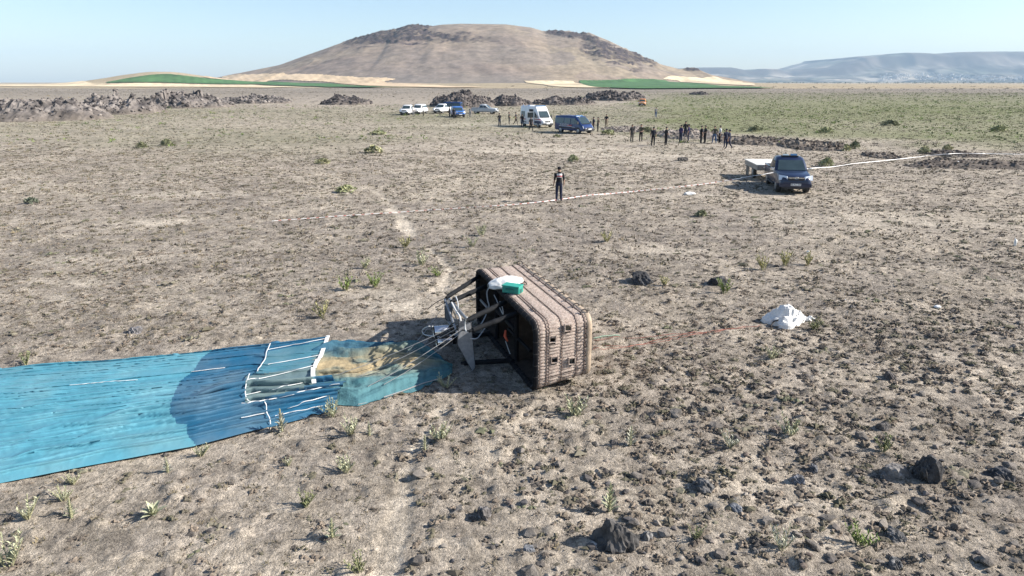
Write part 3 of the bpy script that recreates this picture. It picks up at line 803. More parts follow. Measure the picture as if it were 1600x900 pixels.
rock("ragged dark lump in the middle of the stony ground", 1100, 772, 46, 22, 18, (.115, .11, .105), .7)
rock("grey pitted stone at the bottom edge under the green plant", 1404, 890, 30, 18, 19, (.14, .135, .13), .6)
rock("pale sandy stone right of the peaked lava rock's shadow side", 1012, 848, 28, 20, 20, (.20, .19, .18), .6)
rock("dark stone just right of the green foreground plant", 1500, 800, 24, 14, 21, (.10, .10, .10), .4)
rock("grey lump sitting above the fabric on the left plain", 208, 524, 24, 13, 22, (.18, .17, .17), .7)
rock("dark rock behind the near left wheel track far across the plain", 1068, 252, 22, 7, 23, (.10, .09, .08), .6)
# repeats nobody could tell apart: small dark stones
def small_stones():
    ms = []
    for k in range(9):
        V, Fs = rock_mesh(60 + k, 2, .65, .55)
        V[:, 2] = np.maximum(V[:, 2], -.2)
        base = [(.125, .11, .098), (.165, .145, .125), (.22, .193, .165)][k % 3]
        n = fbm(V[:, 0] * 3 + k, V[:, 1] * 3 + V[:, 2] * 2, 3, k)
        ms.append(np_mesh("stone", V, Fs, MATS["rock_skin"], False, np.clip(np.array(base) * (1 + n[:, None]), .02, 1)))
    rs = np.random.RandomState(21); k = 0; n = 0
    while n < 190:
        px, py = rs.rand() * 1640 - 20, 470 + 440 * rs.rand() ** .8
        dens = .16 + .84 * sstep(640, 1050, px)
        for c in ((1150, 640, 260, 90), (1400, 560, 160, 90), (990, 800, 130, 70), (1340, 780, 200, 90)):
            dens = max(dens, math.exp(-((px - c[0]) / c[2]) ** 2 - ((py - c[1]) / c[3]) ** 2))
        c = G(px, py)
        if rs.rand() > dens * .8 or not clear(np.array([c[0]]), np.array([c[1]]))[0] or bare_mask(np.array([c[0]]), np.array([c[1]]))[0] > .3 or (690 < px < 930 and 420 < py < 620): continue
        o = link(bpy.data.objects.new("stone", ms[rs.randint(9)]))
        s = .035 + .095 * rs.rand() ** 2.2
        o.scale = (s * (.8 + .6 * rs.rand()), s * (.8 + .4 * rs.rand()), s * (.7 + .6 * rs.rand()))
        o.location = (c[0], c[1], gz(c[0], c[1]) + s * .1); o.rotation_euler = (rs.randn() * .2, rs.randn() * .2, rs.rand() * 6.3)
        tag(o, "small rough dark stone lying on the dry ground", "stone", "small dark stones scattered over the foreground")
        n += 1
small_stones()

# ------------------------------------------------------------------ plants
def leaf_mesh(name, m, L=1.0, w=.16, bend=.5):
    n = 6; V = []; Fs = []
    for i in range(n):
        t = i / (n - 1)
        ww = w * math.sin(math.pi * min(1, .12 + t * .88) ** .8) * (1 if t < 1 else .05) + .004
        x = L * (t - .12 * bend * t * t); z = bend * .55 * math.sin(t * 1.9) * L * .5
        V += [(x, -ww, z + ww * .35), (x, 0, z), (x, ww, z + ww * .35)]
    for i in range(n - 1):
        for k in (0, 1): Fs.append((i * 3 + k, i * 3 + k + 1, i * 3 + k + 4, i * 3 + k + 3))
    return np_mesh(name, np.array(V), np.array(Fs), m, True)
def leafmat(name, col, var=.25):
    return mat(name, col, .85, 0, var, 9, .25, 60, .2)
LM = {"pale": leafmat("woolly_leaf", (.40, .405, .27)), "grey": leafmat("grey_leaf", (.42, .415, .33)), "green": leafmat("fresh_leaf", (.19, .25, .075)), "yellow": leafmat("dry_yellow_leaf", (.37, .345, .17)), "olive": leafmat("olive_leaf", (.19, .205, .095))}
STEMM = mat("plant_stalk", (.30, .29, .17), .9)
LEAFM = {k: [leaf_mesh("leaf", m, 1, w, b) for w, b in ((.15, .55), (.12, .8), (.17, .35))] for k, m in LM.items()}
def joined_leaves(name, kind, spec, parent):
    VV = []; FF = []; o = 0
    for (me, M) in spec:
        n = len(me.vertices); co = np.empty(n * 3, np.float32); me.vertices.foreach_get("co", co); co = co.reshape(-1, 3)
        A = np.array(M); VV.append(co @ A[:3, :3].T + A[:3, 3])
        li = np.empty(len(me.loops), np.int32); me.loops.foreach_get("vertex_index", li); FF.append(li.reshape(-1, 4) + o); o += n
    me = np_mesh(name, np.concatenate(VV), np.concatenate(FF), LM[kind], True)
    return link(bpy.data.objects.new(name, me), parent)
PG = "woolly leaved weeds growing on the dry ground"
def plant(label, px, py, kind, shape, size, near=True, seed=0):
    """shape: rosette (ring of broad leaves), spike (leafy upright stalk), bush (many stems)"""
    c = G(px, py); rs = np.random.RandomState(seed + px)
    root = empty("mullein_plant" if shape != "bush" else "leafy_weed", (c[0], c[1], gc(c[0], c[1]) - .01), rs.rand() * 6.28, label, "plant", PG)
    sp = []
    def place(p, yaw, pitch, s):
        M = Matrix.Translation(p) @ Matrix.Rotation(yaw, 4, 'Z') @ Matrix.Rotation(-pitch, 4, 'Y') @ Matrix.Scale(s, 4)
        sp.append((LEAFM[kind][rs.randint(3)], M))
    if shape == "rosette":
        for i in range(17):
            place((0, 0, .01), i * 2.4 + rs.rand() * .4, .15 + .95 * (i / 17) + rs.randn() * .08, size * (.75 + .4 * rs.rand()))
    elif shape == "spike":
        for i in range(34):
            t = i / 34
            place((0, 0, size * 1.15 * t * .95), i * 2.4, .35 + .7 * t + rs.randn() * .1, size * (.42 * (1 - t) ** .7 + .10))
        MB().tube([(0, 0, 0), (.01, 0, size * .6), (0, .01, size * 1.2)], [.02, .015, .008], 6).build("stalk", STEMM, root)
    else:
        st = MB()
        for k in range(9):
            a = rs.rand() * 6.28; ln = .25 + .5 * rs.rand(); tip = Vector((math.cos(a) * math.sin(ln), math.sin(a) * math.sin(ln), math.cos(ln))) * size * (.7 + .4 * rs.rand())
            b = Vector((math.cos(a), math.sin(a), 0)) * size * .14 * rs.rand()
            st.tube([b, b + tip * .5, b + tip], [.008, .006, .004], 5)
            for i in range(11):
                t = .12 + .88 * i / 11
                place(b + tip * t, i * 2.4 + k, .4 + rs.rand() * .5, size * (.30 - .13 * t) * (.8 + .4 * rs.rand()))
        st.build("stalk", STEMM, root)
    if near and shape == "rosette":
        for me, M in sp:
            o = link(bpy.data.objects.new("leaf", me), root); o.matrix_basis = M
    else: joined_leaves("leaves", kind, sp, root)
    return root
PL = [
 ("pale woolly rosette with upright broad leaves in the left foreground", 240, 806, "pale", "rosette", .25),
 ("tall woolly spike standing against the blue fabric edge", 441, 674, "grey", "spike", .44),
 ("grey green bushy weed at the fabric corner below the white hem", 520, 652, "pale", "bush", .42),
 ("grey green bushy weed on bare soil below the fabric corner", 548, 678, "pale", "bush", .42),
 ("thin woolly spike right beside the bushy weeds below the fabric", 577, 680, "grey", "spike", .26),
 ("woolly weed in front of the burner frame at the skirt's edge", 697, 608, "pale", "bush", .34),
 ("bushy pale weed casting a shadow left of the pale track", 687, 692, "pale", "bush", .42),
 ("short woolly spike beside the pale track", 664, 706, "grey", "spike", .28),
 ("pale leafy weed on bare soil below the fabric corner plants", 541, 738, "pale", "bush", .36),
 ("green leafed weed with a shadow in the lower left middle", 476, 794, "olive", "bush", .34),
 ("small low woolly weed under the middle of the fabric", 450, 726, "grey", "bush", .18),
 ("ragged thin spike near the bottom left of the track", 520, 845, "pale", "spike", .34),
 ("dark green weed cut by the bottom edge of the picture", 562, 893, "olive", "bush", .30),
 ("large pale weed at the bottom left corner", 14, 886, "pale", "bush", .46),
 ("upright pale weed above the bottom left corner plant", 44, 812, "pale", "bush", .36),
 ("pale leafy weed right below the fabric's lower edge at left", 100, 784, "pale", "bush", .28),
 ("pale spike beside the leafy weed at the lower left", 112, 808, "pale", "spike", .30),
 ("small weed touching the fabric's lower edge near the left", 115, 756, "pale", "bush", .22),
 ("slim woolly spike below the dark blue panel", 262, 738, "grey", "spike", .28),
 ("woolly weed touching the fabric under the dark blue panel", 312, 712, "pale", "bush", .28),
 ("yellow green tussock behind the fabric's upper edge", 503, 498, "yellow", "bush", .46),
 ("left of the two leafy green weeds left of the basket", 540, 454, "green", "bush", .52),
 ("right of the two leafy green weeds left of the basket", 586, 449, "green", "bush", .50),
 ("pale weed by the upper pale track", 632, 387, "yellow", "bush", .50),
 ("weed beside the upper pale track, nearer than the yellow one", 659, 414, "pale", "bush", .50),
 ("small green weed just left of the basket's far rim", 683, 433, "green", "bush", .38),
 ("faint pale weed left of the upper pale track", 570, 420, "pale", "bush", .42),
 ("faint weed halfway to the standing officer", 752, 370, "pale", "bush", .46),
 ("weed behind the far end of the basket", 738, 388, "pale", "bush", .42),
 ("pale weed right of the basket in front of the officer", 948, 380, "yellow", "bush", .48),
 ("left one of the pale weeds in a row beyond the white cloth", 1192, 422, "yellow", "bush", .52),
 ("middle one of the pale weeds in a row beyond the white cloth", 1226, 416, "yellow", "bush", .55),
 ("right one of the pale weeds in a row beyond the white cloth", 1262, 414, "yellow", "bush", .48),
 ("green leafy weed growing over the half hidden black boulder", 1133, 460, "green", "bush", .46),
 ("small green weed at the right foot of the square topped boulder", 1038, 447, "yellow", "bush", .34),
 ("green weed at the right edge of the white cloth pile", 1270, 516, "olive", "bush", .36),
 ("large pale weed below the basket's floor end", 896, 650, "pale", "bush", .48),
 ("pale spread weed on the stony ground right of the basket", 1235, 682, "pale", "bush", .44),
 ("tall pale spike above the large peaked lava rock", 952, 800, "pale", "spike", .44),
 ("woolly spike between the basket's weed and the peaked rock", 985, 696, "grey", "spike", .36),
 ("small woolly weed in the middle of the stony ground", 1140, 700, "grey", "bush", .32),
 ("bright green crooked weed in the lower right foreground", 1345, 852, "green", "bush", .40),
 ("pale ragged weed left of the bright green foreground one", 1222, 860, "grey", "bush", .36),
 ("low green weed right of the large peaked rock", 1086, 846, "olive", "bush", .26),
 ("low grey green weed above the black lava boulder", 1380, 706, "olive", "bush", .36),
 ("low weed far left on the plain above the fabric", 40, 572, "olive", "bush", .36),
 ("pale weed on the stony ground below the white cloth", 1205, 560, "pale", "bush", .30),
]
for i, (lb, px, py, kd, sh, sz) in enumerate(PL): plant(lb, px, py, kd, sh, sz * (.86 if py > 560 else 1.0), py > 560, i)
def shrub(label, px, py, w, h, col, seed):
    c = G(px, py); k = c[1] / F_PX
    root = empty("low_shrub", (c[0], c[1], gc(c[0], c[1])), 0, label, "shrub", "low round shrubs on the far plain")
    rs = np.random.RandomState(seed)
    V, Fs = tpl_leafy(260, rs, 1.0)
    V = V * (1 + .25 * fbm(V[:, 0] * 2 + seed, V[:, 1] * 2, 2, seed)[:, None])
    V *= np.array([w * k / 2, w * k / 2.4, h * k * 1.1])
    V[:, 2] += .02
    me = np_mesh("foliage", V, Fs, mat_attr("shrub_leaf", .9, .15), False, np.clip(np.array(col) * (.65 + .7 * rs.rand(len(V), 1)), .02, 1))
    link(bpy.data.objects.new("foliage", me), root)
    st = MB()
    for q in range(5):
        a = rs.rand() * 6.28
        st.tube([(0, 0, -.02), (math.cos(a) * w * k * .2, math.sin(a) * w * k * .2, h * k * .6)], [.02, .008], 5)
    st.build("stem", STEMM, root)
SG = (.30, .31, .17); SD = (.21, .215, .125); SY = (.34, .33, .19)
for i, a in enumerate([
 ("round green shrub just right of the dark pickup", 1290, 259, 26, 11, SG), ("tiny dark shrub on the left plain", 50, 318, 24, 8, (.17, .19, .14)),
 ("olive shrub below the tape between officer and pickup", 1096, 339, 22, 8, SD), ("dark shrub to the right of the officer", 896, 252, 18, 8, SG),
 ("left shrub of a pair on the middle left plain", 222, 231, 20, 7, SD), ("right shrub of a pair on the middle left plain", 262, 227, 22, 8, SD),
 ("faint shrub near the pale track's far end", 540, 300, 40, 9, SG), ("yellow green shrub on the plain left of the officer", 584, 239, 34, 10, SY),
 ("yellow shrub beyond the pale track far left of the officer", 504, 256, 26, 7, SY), ("dark shrub left of the brown soil heap", 1335, 233, 18, 10, SD),
 ("yellow green shrub at the foot of the dark rubble bank", 1322, 236, 16, 9, SY), ("yellow green shrub above the tape right of the rubble bank", 1444, 240, 22, 9, SY),
 ("yellow shrub between two soil heaps above the tape", 1480, 236, 18, 8, SY), ("round shrub right of the blue van by the pale track", 950, 211, 24, 7, SG),
 ("dark green shrub on the grass left of the crowd", 1010, 206, 20, 7, SD), ("dark shrub in front of the ambulance", 870, 215, 14, 4, SD),
 ("green shrub left of the white pickups", 590, 210, 30, 5, SG), ("dark shrub on the far green plain right of the crowd", 1180, 205, 24, 7, SD),
 ("green shrub on the far green plain at the right edge", 1560, 205, 30, 7, SG), ("big olive shrub in the middle of the green plain", 1390, 196, 30, 7, SD),
 ("pale green shrub in the near part of the green plain", 1290, 207, 24, 7, SG)]): shrub(*a, 900 + i)

# ------------------------------------------------------------------ far tree belt and town at the foot of the mesa
def far_belt():
    rs = np.random.RandomState(3)
    x = []; y = []; s = []; h = []
    for k in range(520):
        px = 1190 + 460 * rs.rand() ** .8; Y = 2300 + 2300 * rs.rand()
        p = atY(px, 130, Y); x.append(p[0]); y.append(Y); tall = rs.rand() < .35 * (px > 1380)
        s.append(3 + 5 * rs.rand()); h.append(3.2 if tall else .9)
    pos = np.stack([x, y, np.zeros(len(x))], -1); pos[:, 2] = ground_h(pos[:, 0], pos[:, 1])
    s = np.array(s); s = np.where(np.array(h) > 2, s * .55, s)
    scatter("tree_belt", "far belt of poplars and orchards at the foot of the blue mesa", "trees", pos, s, np.repeat([[.06, .085, .045]], len(x), 0), LEAFYF, mat_attr("tree_leaves", .9, .1), np.array(h))
    x = []; y = []
    for k in range(260):
        px = 700 + 960 * rs.rand() ** .6; Y = 560 + 420 * rs.rand()
        p = atY(px, 130, Y); x.append(p[0]); y.append(Y)
    pos = np.stack([x, y, np.zeros(len(x))], -1); pos[:, 2] = ground_h(pos[:, 0], pos[:, 1])
    scatter("far_bushes", "dark bushes dotted along the far edge of the plain", "bushes", pos, .8 + 2.2 * rs.rand(len(x)) ** 2, np.repeat([[.065, .07, .045]], len(x), 0), LEAFYF, MATS["tree_leaves"], np.full(len(x), .6))
far_belt()
def mesa_z(px, py):
    """place on the mesa's foot slope seen at a pixel"""
    Y = np.linspace(5400, 7900, 500); r = ray(px, py); t = Y / r[1]; X = t * r[0]; Z = CAM_H + t * r[2]
    rid = np.interp(X, MS[:, 0], MS[:, 2]); q = np.clip((Y - 5400) / 2600, 0, 1)
    n = fbm(X / 700, Y / 700, 4, 301); ng = np.abs(fbm(X / 260, Y / 800, 4, 303))
    zz = -4 + rid * (.42 * q + .28 * q ** 3 + .30 * sstep(.88, .96, q + n * .10)) + (n * 60 - ng * 130) * np.sin(np.pi * q) * np.clip(rid / 300, .2, 1)
    k = np.nonzero(Z < zz)[0]; k = k[0] if len(k) else 250
    return X[k], Y[k], zz[k]
def town():
    rs = np.random.RandomState(8); mb = MB(); rf = MB()
    for k in range(330):
        px = 1375 + 235 * rs.rand(); py = 127 - 12 * rs.rand() * (1 - abs((px - 1440) / 260)) - 1
        x, y, z = mesa_z(px, py); w, d, h = 9 + 7 * rs.rand(), 9 + 5 * rs.rand(), 5 + 6 * rs.rand(); a = rs.rand() * 1.5
        mb.box((x, y, z + h / 2), (w, d, h), a); rf.box((x, y, z + h + .4), (w * 1.04, d * 1.04, .9), a)
    root = empty("distant_town", (0, 0, 0)); tag(root, "pale village spread over the foot of the blue mesa", "village", kind="stuff")
    a = mb.build("house_walls", mat("lime_wall", (.72, .69, .63), .9, var=.2, scale=.02), root); b = rf.build("house_roofs", mat("village_roof", (.42, .30, .24), .9, var=.3, scale=.02), root)
    for o in (a, b): o["kind"] = "stuff"
town()
# ------------------------------------------------------------------ the overturned balloon basket
TH = .307
BV = np.array([math.cos(TH), math.sin(TH), 0]); BU = np.array([-math.sin(TH), math.cos(TH), 0]); B0 = np.array([.476, 12.27, 0.0])
BZ = .045
def bw(x, y, z): return B0 + x * BV + y * BU + np.array([0, 0, z + BZ])
def bplane(px, py, ax, d):
    N = (BV, BU, np.array([0, 0, 1.]))[ax]; r = ray(px, py); C0 = np.array([0, 0, CAM_H])
    w = C0 + (d - np.dot(C0 - B0, N)) / np.dot(r, N) * r - B0
    return np.array([w @ BV, w @ BU, w[2]])
LB, HB, DB, RB = 4.325, 1.375, 1.057, .235
def perim(n_per_m=60.):
    """rounded rectangle in (y,z), starting at the ground corner of the near end, going up, along the top, down the far end"""
    pts = []; nrm = []
    def arc(cy, cz, a0, a1):
        k = max(6, int(RB * abs(a1 - a0) * n_per_m))
        for a in np.linspace(a0, a1, k, endpoint=False): pts.append((cy + RB * math.cos(a), cz + RB * math.sin(a))); nrm.append((math.cos(a), math.sin(a)))
    def seg(p, q, n):
        k = max(2, int(math.hypot(q[0] - p[0], q[1] - p[1]) * n_per_m))
        for t in np.linspace(0, 1, k, endpoint=False): pts.append((p[0] + (q[0] - p[0]) * t, p[1] + (q[1] - p[1]) * t)); nrm.append(n)
    seg((0, RB), (0, HB - RB), (-1, 0)); arc(RB, HB - RB, math.pi, math.pi / 2)
    seg((RB, HB), (LB - RB, HB), (0, 1)); arc(LB - RB, HB - RB, math.pi / 2, 0)
    seg((LB, HB - RB), (LB, RB), (1, 0)); arc(LB - RB, RB, 0, -math.pi / 2)
    seg((LB - RB, 0), (RB, 0), (0, -1)); arc(RB, RB, -math.pi / 2, -math.pi)
    P = np.array(pts); N = np.array(nrm)
    s = np.r_[0, np.cumsum(np.hypot(*np.diff(P, axis=0).T))]
    return P, N, s
def bshape(x, y, z):
    """the basket flares to the floor and rests tipped on its lower edge"""
    zz = z * (1 + (.036 - .12) * x / DB) + .165 * x / DB
    yy = y - (y - LB / 2) * .02 * x / DB
    zz = zz + .035 * np.sin(np.clip(z / HB, 0, 1) * np.pi) * np.sin(np.clip(y / LB, 0, 1) * np.pi) * (1 - x / DB)
    return x, yy, zz
def build_basket():
    root = empty("balloon_basket", tuple(bw(0, 0, 0)), TH, "large wicker balloon basket lying on its side with burner poles", "balloon basket")
    wick = mat("wicker", (.40, .315, .265), .85, 0, .5, 42, .7, 160, .2, dust=((.60, .52, .44), .7))
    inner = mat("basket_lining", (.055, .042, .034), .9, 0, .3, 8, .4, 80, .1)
    cordm = mat("wicker_cord", (.14, .10, .082), .85, 0, .3, 30)
    leather = mat("black_leather", (.011, .011, .013), .7, 0, .3, 20, .25, 90, .1)
    wood = mat("pale_wood", (.48, .37, .265), .7, 0, .25, 9, .3, 60, .3, dust=((.36, .29, .22), .7))
    ropem = mat("dark_rope", (.06, .05, .045), .9)
    P, N, s = perim(110)
    Pc = np.vstack([P, P[:1]]); Nc = np.vstack([N, N[:1]]); sc = np.r_[s, s[-1] + .009]
    xs = np.linspace(0, DB, 76)
    cords = [.05, .19, .245, .51, .82, .99]
    S, Xg = np.meshgrid(sc, xs, indexing='ij')
    rib = np.abs(np.sin(S * math.pi / .066)) ** .6
    jit = fbm(S / .066 * .5, Xg * 7, 2, 811) * .5
    off = .021 * rib * (1 + jit)
    bow = np.zeros_like(Xg); cm = np.zeros_like(Xg)
    edges = [0] + cords + [DB]
    for a, b in zip(edges[:-1], edges[1:]):
        m = (Xg >= a) & (Xg <= b); u = np.clip((Xg - a) / (b - a), 0, 1); bow = np.where(m, np.sin(np.pi * u) ** .5, bow)
    off = off * (.25 + .75 * bow) + .005 * bow
    Y = Pc[:, 0][:, None] + Nc[:, 0][:, None] * off; Z = Pc[:, 1][:, None] + Nc[:, 1][:, None] * off
    bx, by, bz = bshape(Xg, Y, Z)
    HOLES = [bplane(887, 515, 1, 0), bplane(863, 533, 1, 0), bplane(866, 565, 1, 0), bplane(893, 567, 1, 0)]
    zc = (bz[:-1, :-1] + bz[1:, 1:]) / 2; xc = (bx[:-1, :-1] + bx[1:, 1:]) / 2; yc = (Y[:-1, :-1] + Y[1:, 1:]) / 2
    keep = np.ones_like(zc, bool)
    for h in HOLES: keep &= ~((np.abs(xc - h[0]) < .060) & (np.abs(zc - h[2] + BZ) < .062) & (yc < .1))
    fq = grid_faces(*bx.shape, keep, flip=True)
    me = np_mesh("wicker_wall", np.stack([bx, by, bz], -1).reshape(-1, 3), fq, wick, True)
    link(bpy.data.objects.new("wicker_wall", me), root)
    # lining, four centimetres inside
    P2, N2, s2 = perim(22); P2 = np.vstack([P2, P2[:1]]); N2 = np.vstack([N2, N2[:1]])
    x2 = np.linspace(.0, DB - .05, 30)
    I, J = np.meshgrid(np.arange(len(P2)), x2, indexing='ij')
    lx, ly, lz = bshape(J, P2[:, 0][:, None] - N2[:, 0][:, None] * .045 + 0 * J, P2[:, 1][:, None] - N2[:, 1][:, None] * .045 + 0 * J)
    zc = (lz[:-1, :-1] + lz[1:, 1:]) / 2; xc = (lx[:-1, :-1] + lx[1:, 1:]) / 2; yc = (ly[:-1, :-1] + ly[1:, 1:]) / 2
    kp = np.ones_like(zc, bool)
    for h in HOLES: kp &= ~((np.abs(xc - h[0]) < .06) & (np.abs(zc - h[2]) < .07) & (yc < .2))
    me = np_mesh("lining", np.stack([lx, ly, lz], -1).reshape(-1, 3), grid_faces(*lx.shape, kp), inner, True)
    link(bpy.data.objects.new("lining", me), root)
    # hole frames
    for h in HOLES:
        mb = MB(); w = .066
        for d in ((-w, 0, .013, .15), (w, 0, .013, .15), (0, -w, .15, .013), (0, w, .15, .013)):
            mb.box((h[0] + d[0], -.006, h[2] + d[1]), (d[2], .05, d[3]))
        mb.build("foot_hole", wick, root)
    # floor
    f = MB(); ring = [bshape(DB - .03, p[0] + (LB / 2 - p[0]) * .01, p[1]) for p in P[::6]]
    ring2 = [(a[0] + .035, a[1], a[2]) for a in ring]
    f.loft([ring, ring2]).build("floor", wood, root)
    # braided cords round the wall
    rs = np.random.RandomState(4)
    for c in cords:
        mb = MB(); pts = []
        for k in range(0, len(P), 3):
            o = .022 + .006 * math.sin(k * .9)
            pts.append(bshape(c + .011 * math.sin(k * .75), P[k, 0] + N[k, 0] * o, P[k, 1] + N[k, 1] * o))
        pts.append(pts[0])
        mb.tube(pts, .0095, 5, False).build("seam_cord", cordm, root)
    # padded rim
    mb = MB(); pts = [bshape(-.015, p[0] - q[0] * .015, p[1] - q[1] * .015) for p, q in zip(P[::8], N[::8])]; pts.append(pts[0]); pts.append(pts[1])
    mb.tube(pts, .056, 10, False).build("rim_pad", leather, root)
    for k in range(10, len(P), 26):
        mb = MB()
        p, q = P[k], N[k]; a = [bshape(-.015 + .064 * math.cos(t), p[0] - q[0] * .015 + q[0] * .064 * math.sin(t), p[1] - q[1] * .015 + q[1] * .064 * math.sin(t)) for t in np.linspace(0, 2 * math.pi, 13)]
        mb.tube(a, .005, 4, False); mb.build("rim_lacing", ropem, root)
    # pale skid band round the floor edge with rope loops
    mb = MB()
    ringsP = []
    for k in list(range(0, len(P), 8)) + [0]:
        p, q = P[k], N[k]
        prof = [(-.02, .0), (-.03, .02), (-.01, .036), (.05, .042), (.078, .03), (.085, .0), (.05, -.02)]
        ringsP.append([bshape(DB + dx, p[0] + q[0] * dn, p[1] + q[1] * dn) for dx, dn in prof])
    mb.loft(ringsP, cap=False).build("skid_band", wood, root)
    for y in np.linspace(.15, LB - .1, 11):
        mb = MB(); a = []
        for t in np.linspace(-.3, math.pi + .3, 12):
            a.append(bshape(DB - .02 + .07 * math.cos(t), y + .03 * math.sin(t), HB + .02 + .075 * math.sin(t)))
        mb.tube(a, .015, 5).build("rope_loop", ropem, root)
    for z in np.linspace(.15, HB - .2, 6):
        mb = MB(); a = [bshape(DB - .05, -.03 - .055 * math.sin(t), z + .05 * math.cos(t)) for t in np.linspace(-.3, math.pi + .3, 10)]
        mb.tube(a, .010, 5).build("rope_loop", ropem, root)
    # handles on the top wall
    for x, y in ((.62, 2.55), (.55, 2.9), (.2, .75)):
        MB().tube([bshape(x, y - .10, HB + .02), bshape(x, y - .08, HB + .055), bshape(x, y + .08, HB + .055), bshape(x, y + .10, HB + .02)], .013, 6).build("rope_handle", ropem, root)
    # inner partitions with padded edges
    for y in (1.45, 2.90):
        mb = MB(); mb.box((.55, y, HB / 2 + .03), (.94, .045, HB - .10)); mb.build("partition", inner, root)
        mb = MB(); mb.tube([(.06, y, .06), (.06, y, HB - .08)], .05, 8); mb.build("partition_pad", leather, root)
    mb = MB(); mb.box((.55, 2.17, HB * .55), (.92, 1.40, .04)); mb.build("partition", inner, root)
    mb = MB(); mb.tube([(.04, 1.50, HB * .55), (.04, 2.85, HB * .55)], .045, 8); mb.build("partition_pad", leather, root)
    # loose struts seen in the openings
    MB().tube([bplane(795, 517, 0, .05), bplane(829, 552, 0, .14)], .034, 8).build("strut", leather, root)
    MB().tube([bplane(748, 468, 0, .02), bplane(762, 484, 0, .10)], .03, 8).build("strut", mat("grey_strut", (.26, .25, .25), .6), root)
    MB().tube([bplane(790, 519, 0, -.03), bplane(789, 528, 0, -.05), bplane(793, 536, 0, -.03)], [.02, .035, .02], 8).build("orange_strap", mat("orange_strap", (.60, .09, .03), .6), root)
    # burner poles, padded
    padm = mat("pole_padding", (.013, .014, .016), .75, 0, .25, 18, .25, 60, .1)
    T = -1.12
    def pole(a, b, name="burner_pole"):
        a = Vector(a); b = Vector(b); pts = []; rr = []
        for t, r in ((0, .030), (.04, .032), (.05, .052), (.30, .054), (.46, .053), (.48, .060), (.52, .060), (.54, .053), (.8, .053), (.93, .052), (.95, .032), (1, .030)):
            pts.append(a.lerp(b, t)); rr.append(r)
        o = MB().tube(pts, rr, 10).build(name, padm, root)
    NT = bplane(729, 507, 0, T); FT = bplane(699, 470, 0, T)
    pole(bplane(810, 492, 0, 0.0), bplane(733, 521, 0, T)); pole(bplane(792, 474, 0, 0.0), bplane(727, 505, 0, T))
    pole(bplane(762, 449, 0, .03), bplane(705, 474, 0, T)); pole((.02, 4.25, 1.2), bplane(697, 468, 0, T - .02))
    pole((.02, 1.5, .06), (T, 1.6, .10)); pole((.02, 3.2, .06), (T, 3.2, .08))
    # burner frame: two plates joined by tubes, two burners
    alu = mat("dull_aluminium", (.28, .29, .31), .5, .35, .2, 12, .1, 60)
    steel = mat("polished_steel", (.62, .62, .63), .22, 1.0, .1, 10)
    def plate(pxs, y, th, name):
        q = [Vector(bplane(a, b, 1, y)) for a, b in pxs]
        n = len(q); mb = MB(); vs = [v + Vector((0, -th / 2, 0)) for v in q] + [v + Vector((0, th / 2, 0)) for v in q]
        fs = [tuple(range(n)), tuple(range(n, 2 * n))[::-1]] + [(i, i + n, (i + 1) % n + n, (i + 1) % n) for i in range(n)]
        o = mb.add(vs, fs).build(name, alu, root, smooth=False)
        rim = MB()
        for i in range(n): rim.tube([q[i], q[(i + 1) % n]], .016, 6)
        rim.build("plate_rim", mat("dark_metal", (.10, .10, .11), .5, .6), o)
        return q
    YN = 1.50; YF = 3.45
    p1 = plate([(717, 506), (729, 501), (735, 507), (737, 523), (742, 577), (738, 582), (731, 570), (715, 541), (716, 528)], YN, .03, "frame_plate")
    p2 = plate([(695, 470), (701, 468), (707, 481), (705, 495), (701, 505), (696, 500)], YF, .03, "frame_plate")
    for a, b in ((p1[1], p2[1]), (p1[2], p2[2]), (p1[5], p2[4]), (p1[8], p2[0])):
        MB().tube([a, b], .024, 8).build("frame_tube", alu, root)
    for (yy, zz, k) in ((2.9, .34, 0), (2.15, .42, 1)):
        if k == 0: c = bplane(693, 520, 0, -1.36)
        else: c = np.array([-1.30, yy, zz])
        mb = MB(); R1 = .125
        rings = [[(c[0] + u, c[1] + math.cos(a) * R1 * q, c[2] + math.sin(a) * R1 * q) for a in np.linspace(0, 2 * math.pi, 21)[:-1]] for u, q in ((-.20, .93), (-.205, 1.0), (.10, 1.0), (.12, .9), (.12, .6), (.06, .55))]
        inn = [[(c[0] + u, c[1] + math.cos(a) * R1 * q, c[2] + math.sin(a) * R1 * q) for a in np.linspace(0, 2 * math.pi, 21)[:-1]] for u, q in ((-.20, .93), (.04, .9), (.05, .02))]
        mb.loft(rings, cap=False); mb.loft(inn, cap=False)
        o = mb.build("burner_can", steel, root)
        mb = MB(); mb.tube([(c[0] + .05, c[1], c[2]), (c[0] + .32, c[1] - .02, c[2] + .02)], [.10, .085], 12); mb.build("burner_body", leather, o)
        co = MB(); cp = [(c[0] + .02 + .012 * t, c[1] + .075 * math.cos(t * 1.6), c[2] + .075 * math.sin(t * 1.6)) for t in np.linspace(-10, 0, 60)]
        co.tube(cp, .009, 5).build("vapour_coil", steel, o)
    # fuel hoses
    hose = mat("pale_hose", (.52, .53, .53), .6); dh = mat("black_hose", (.03, .03, .03), .5)
    def hosepx(pxs, xs, r, m, name="hose"):
        q = [Vector(bplane(a, b, 0, x)) for (a, b), x in zip(pxs, xs)]
        pts = []
        for i in range(len(q) - 1):
            p0, p1_, p2_, p3 = q[max(i - 1, 0)], q[i], q[i + 1], q[min(i + 2, len(q) - 1)]
            for t in np.linspace(0, 1, 7, endpoint=False):
                pts.append(.5 * ((2 * p1_) + (p2_ - p0) * t + (2 * p0 - 5 * p1_ + 4 * p2_ - p3) * t * t + (3 * p1_ - p0 - 3 * p2_ + p3) * t ** 3))
        pts.append(q[-1]); MB().tube(pts, r, 6).build(name, m, root)
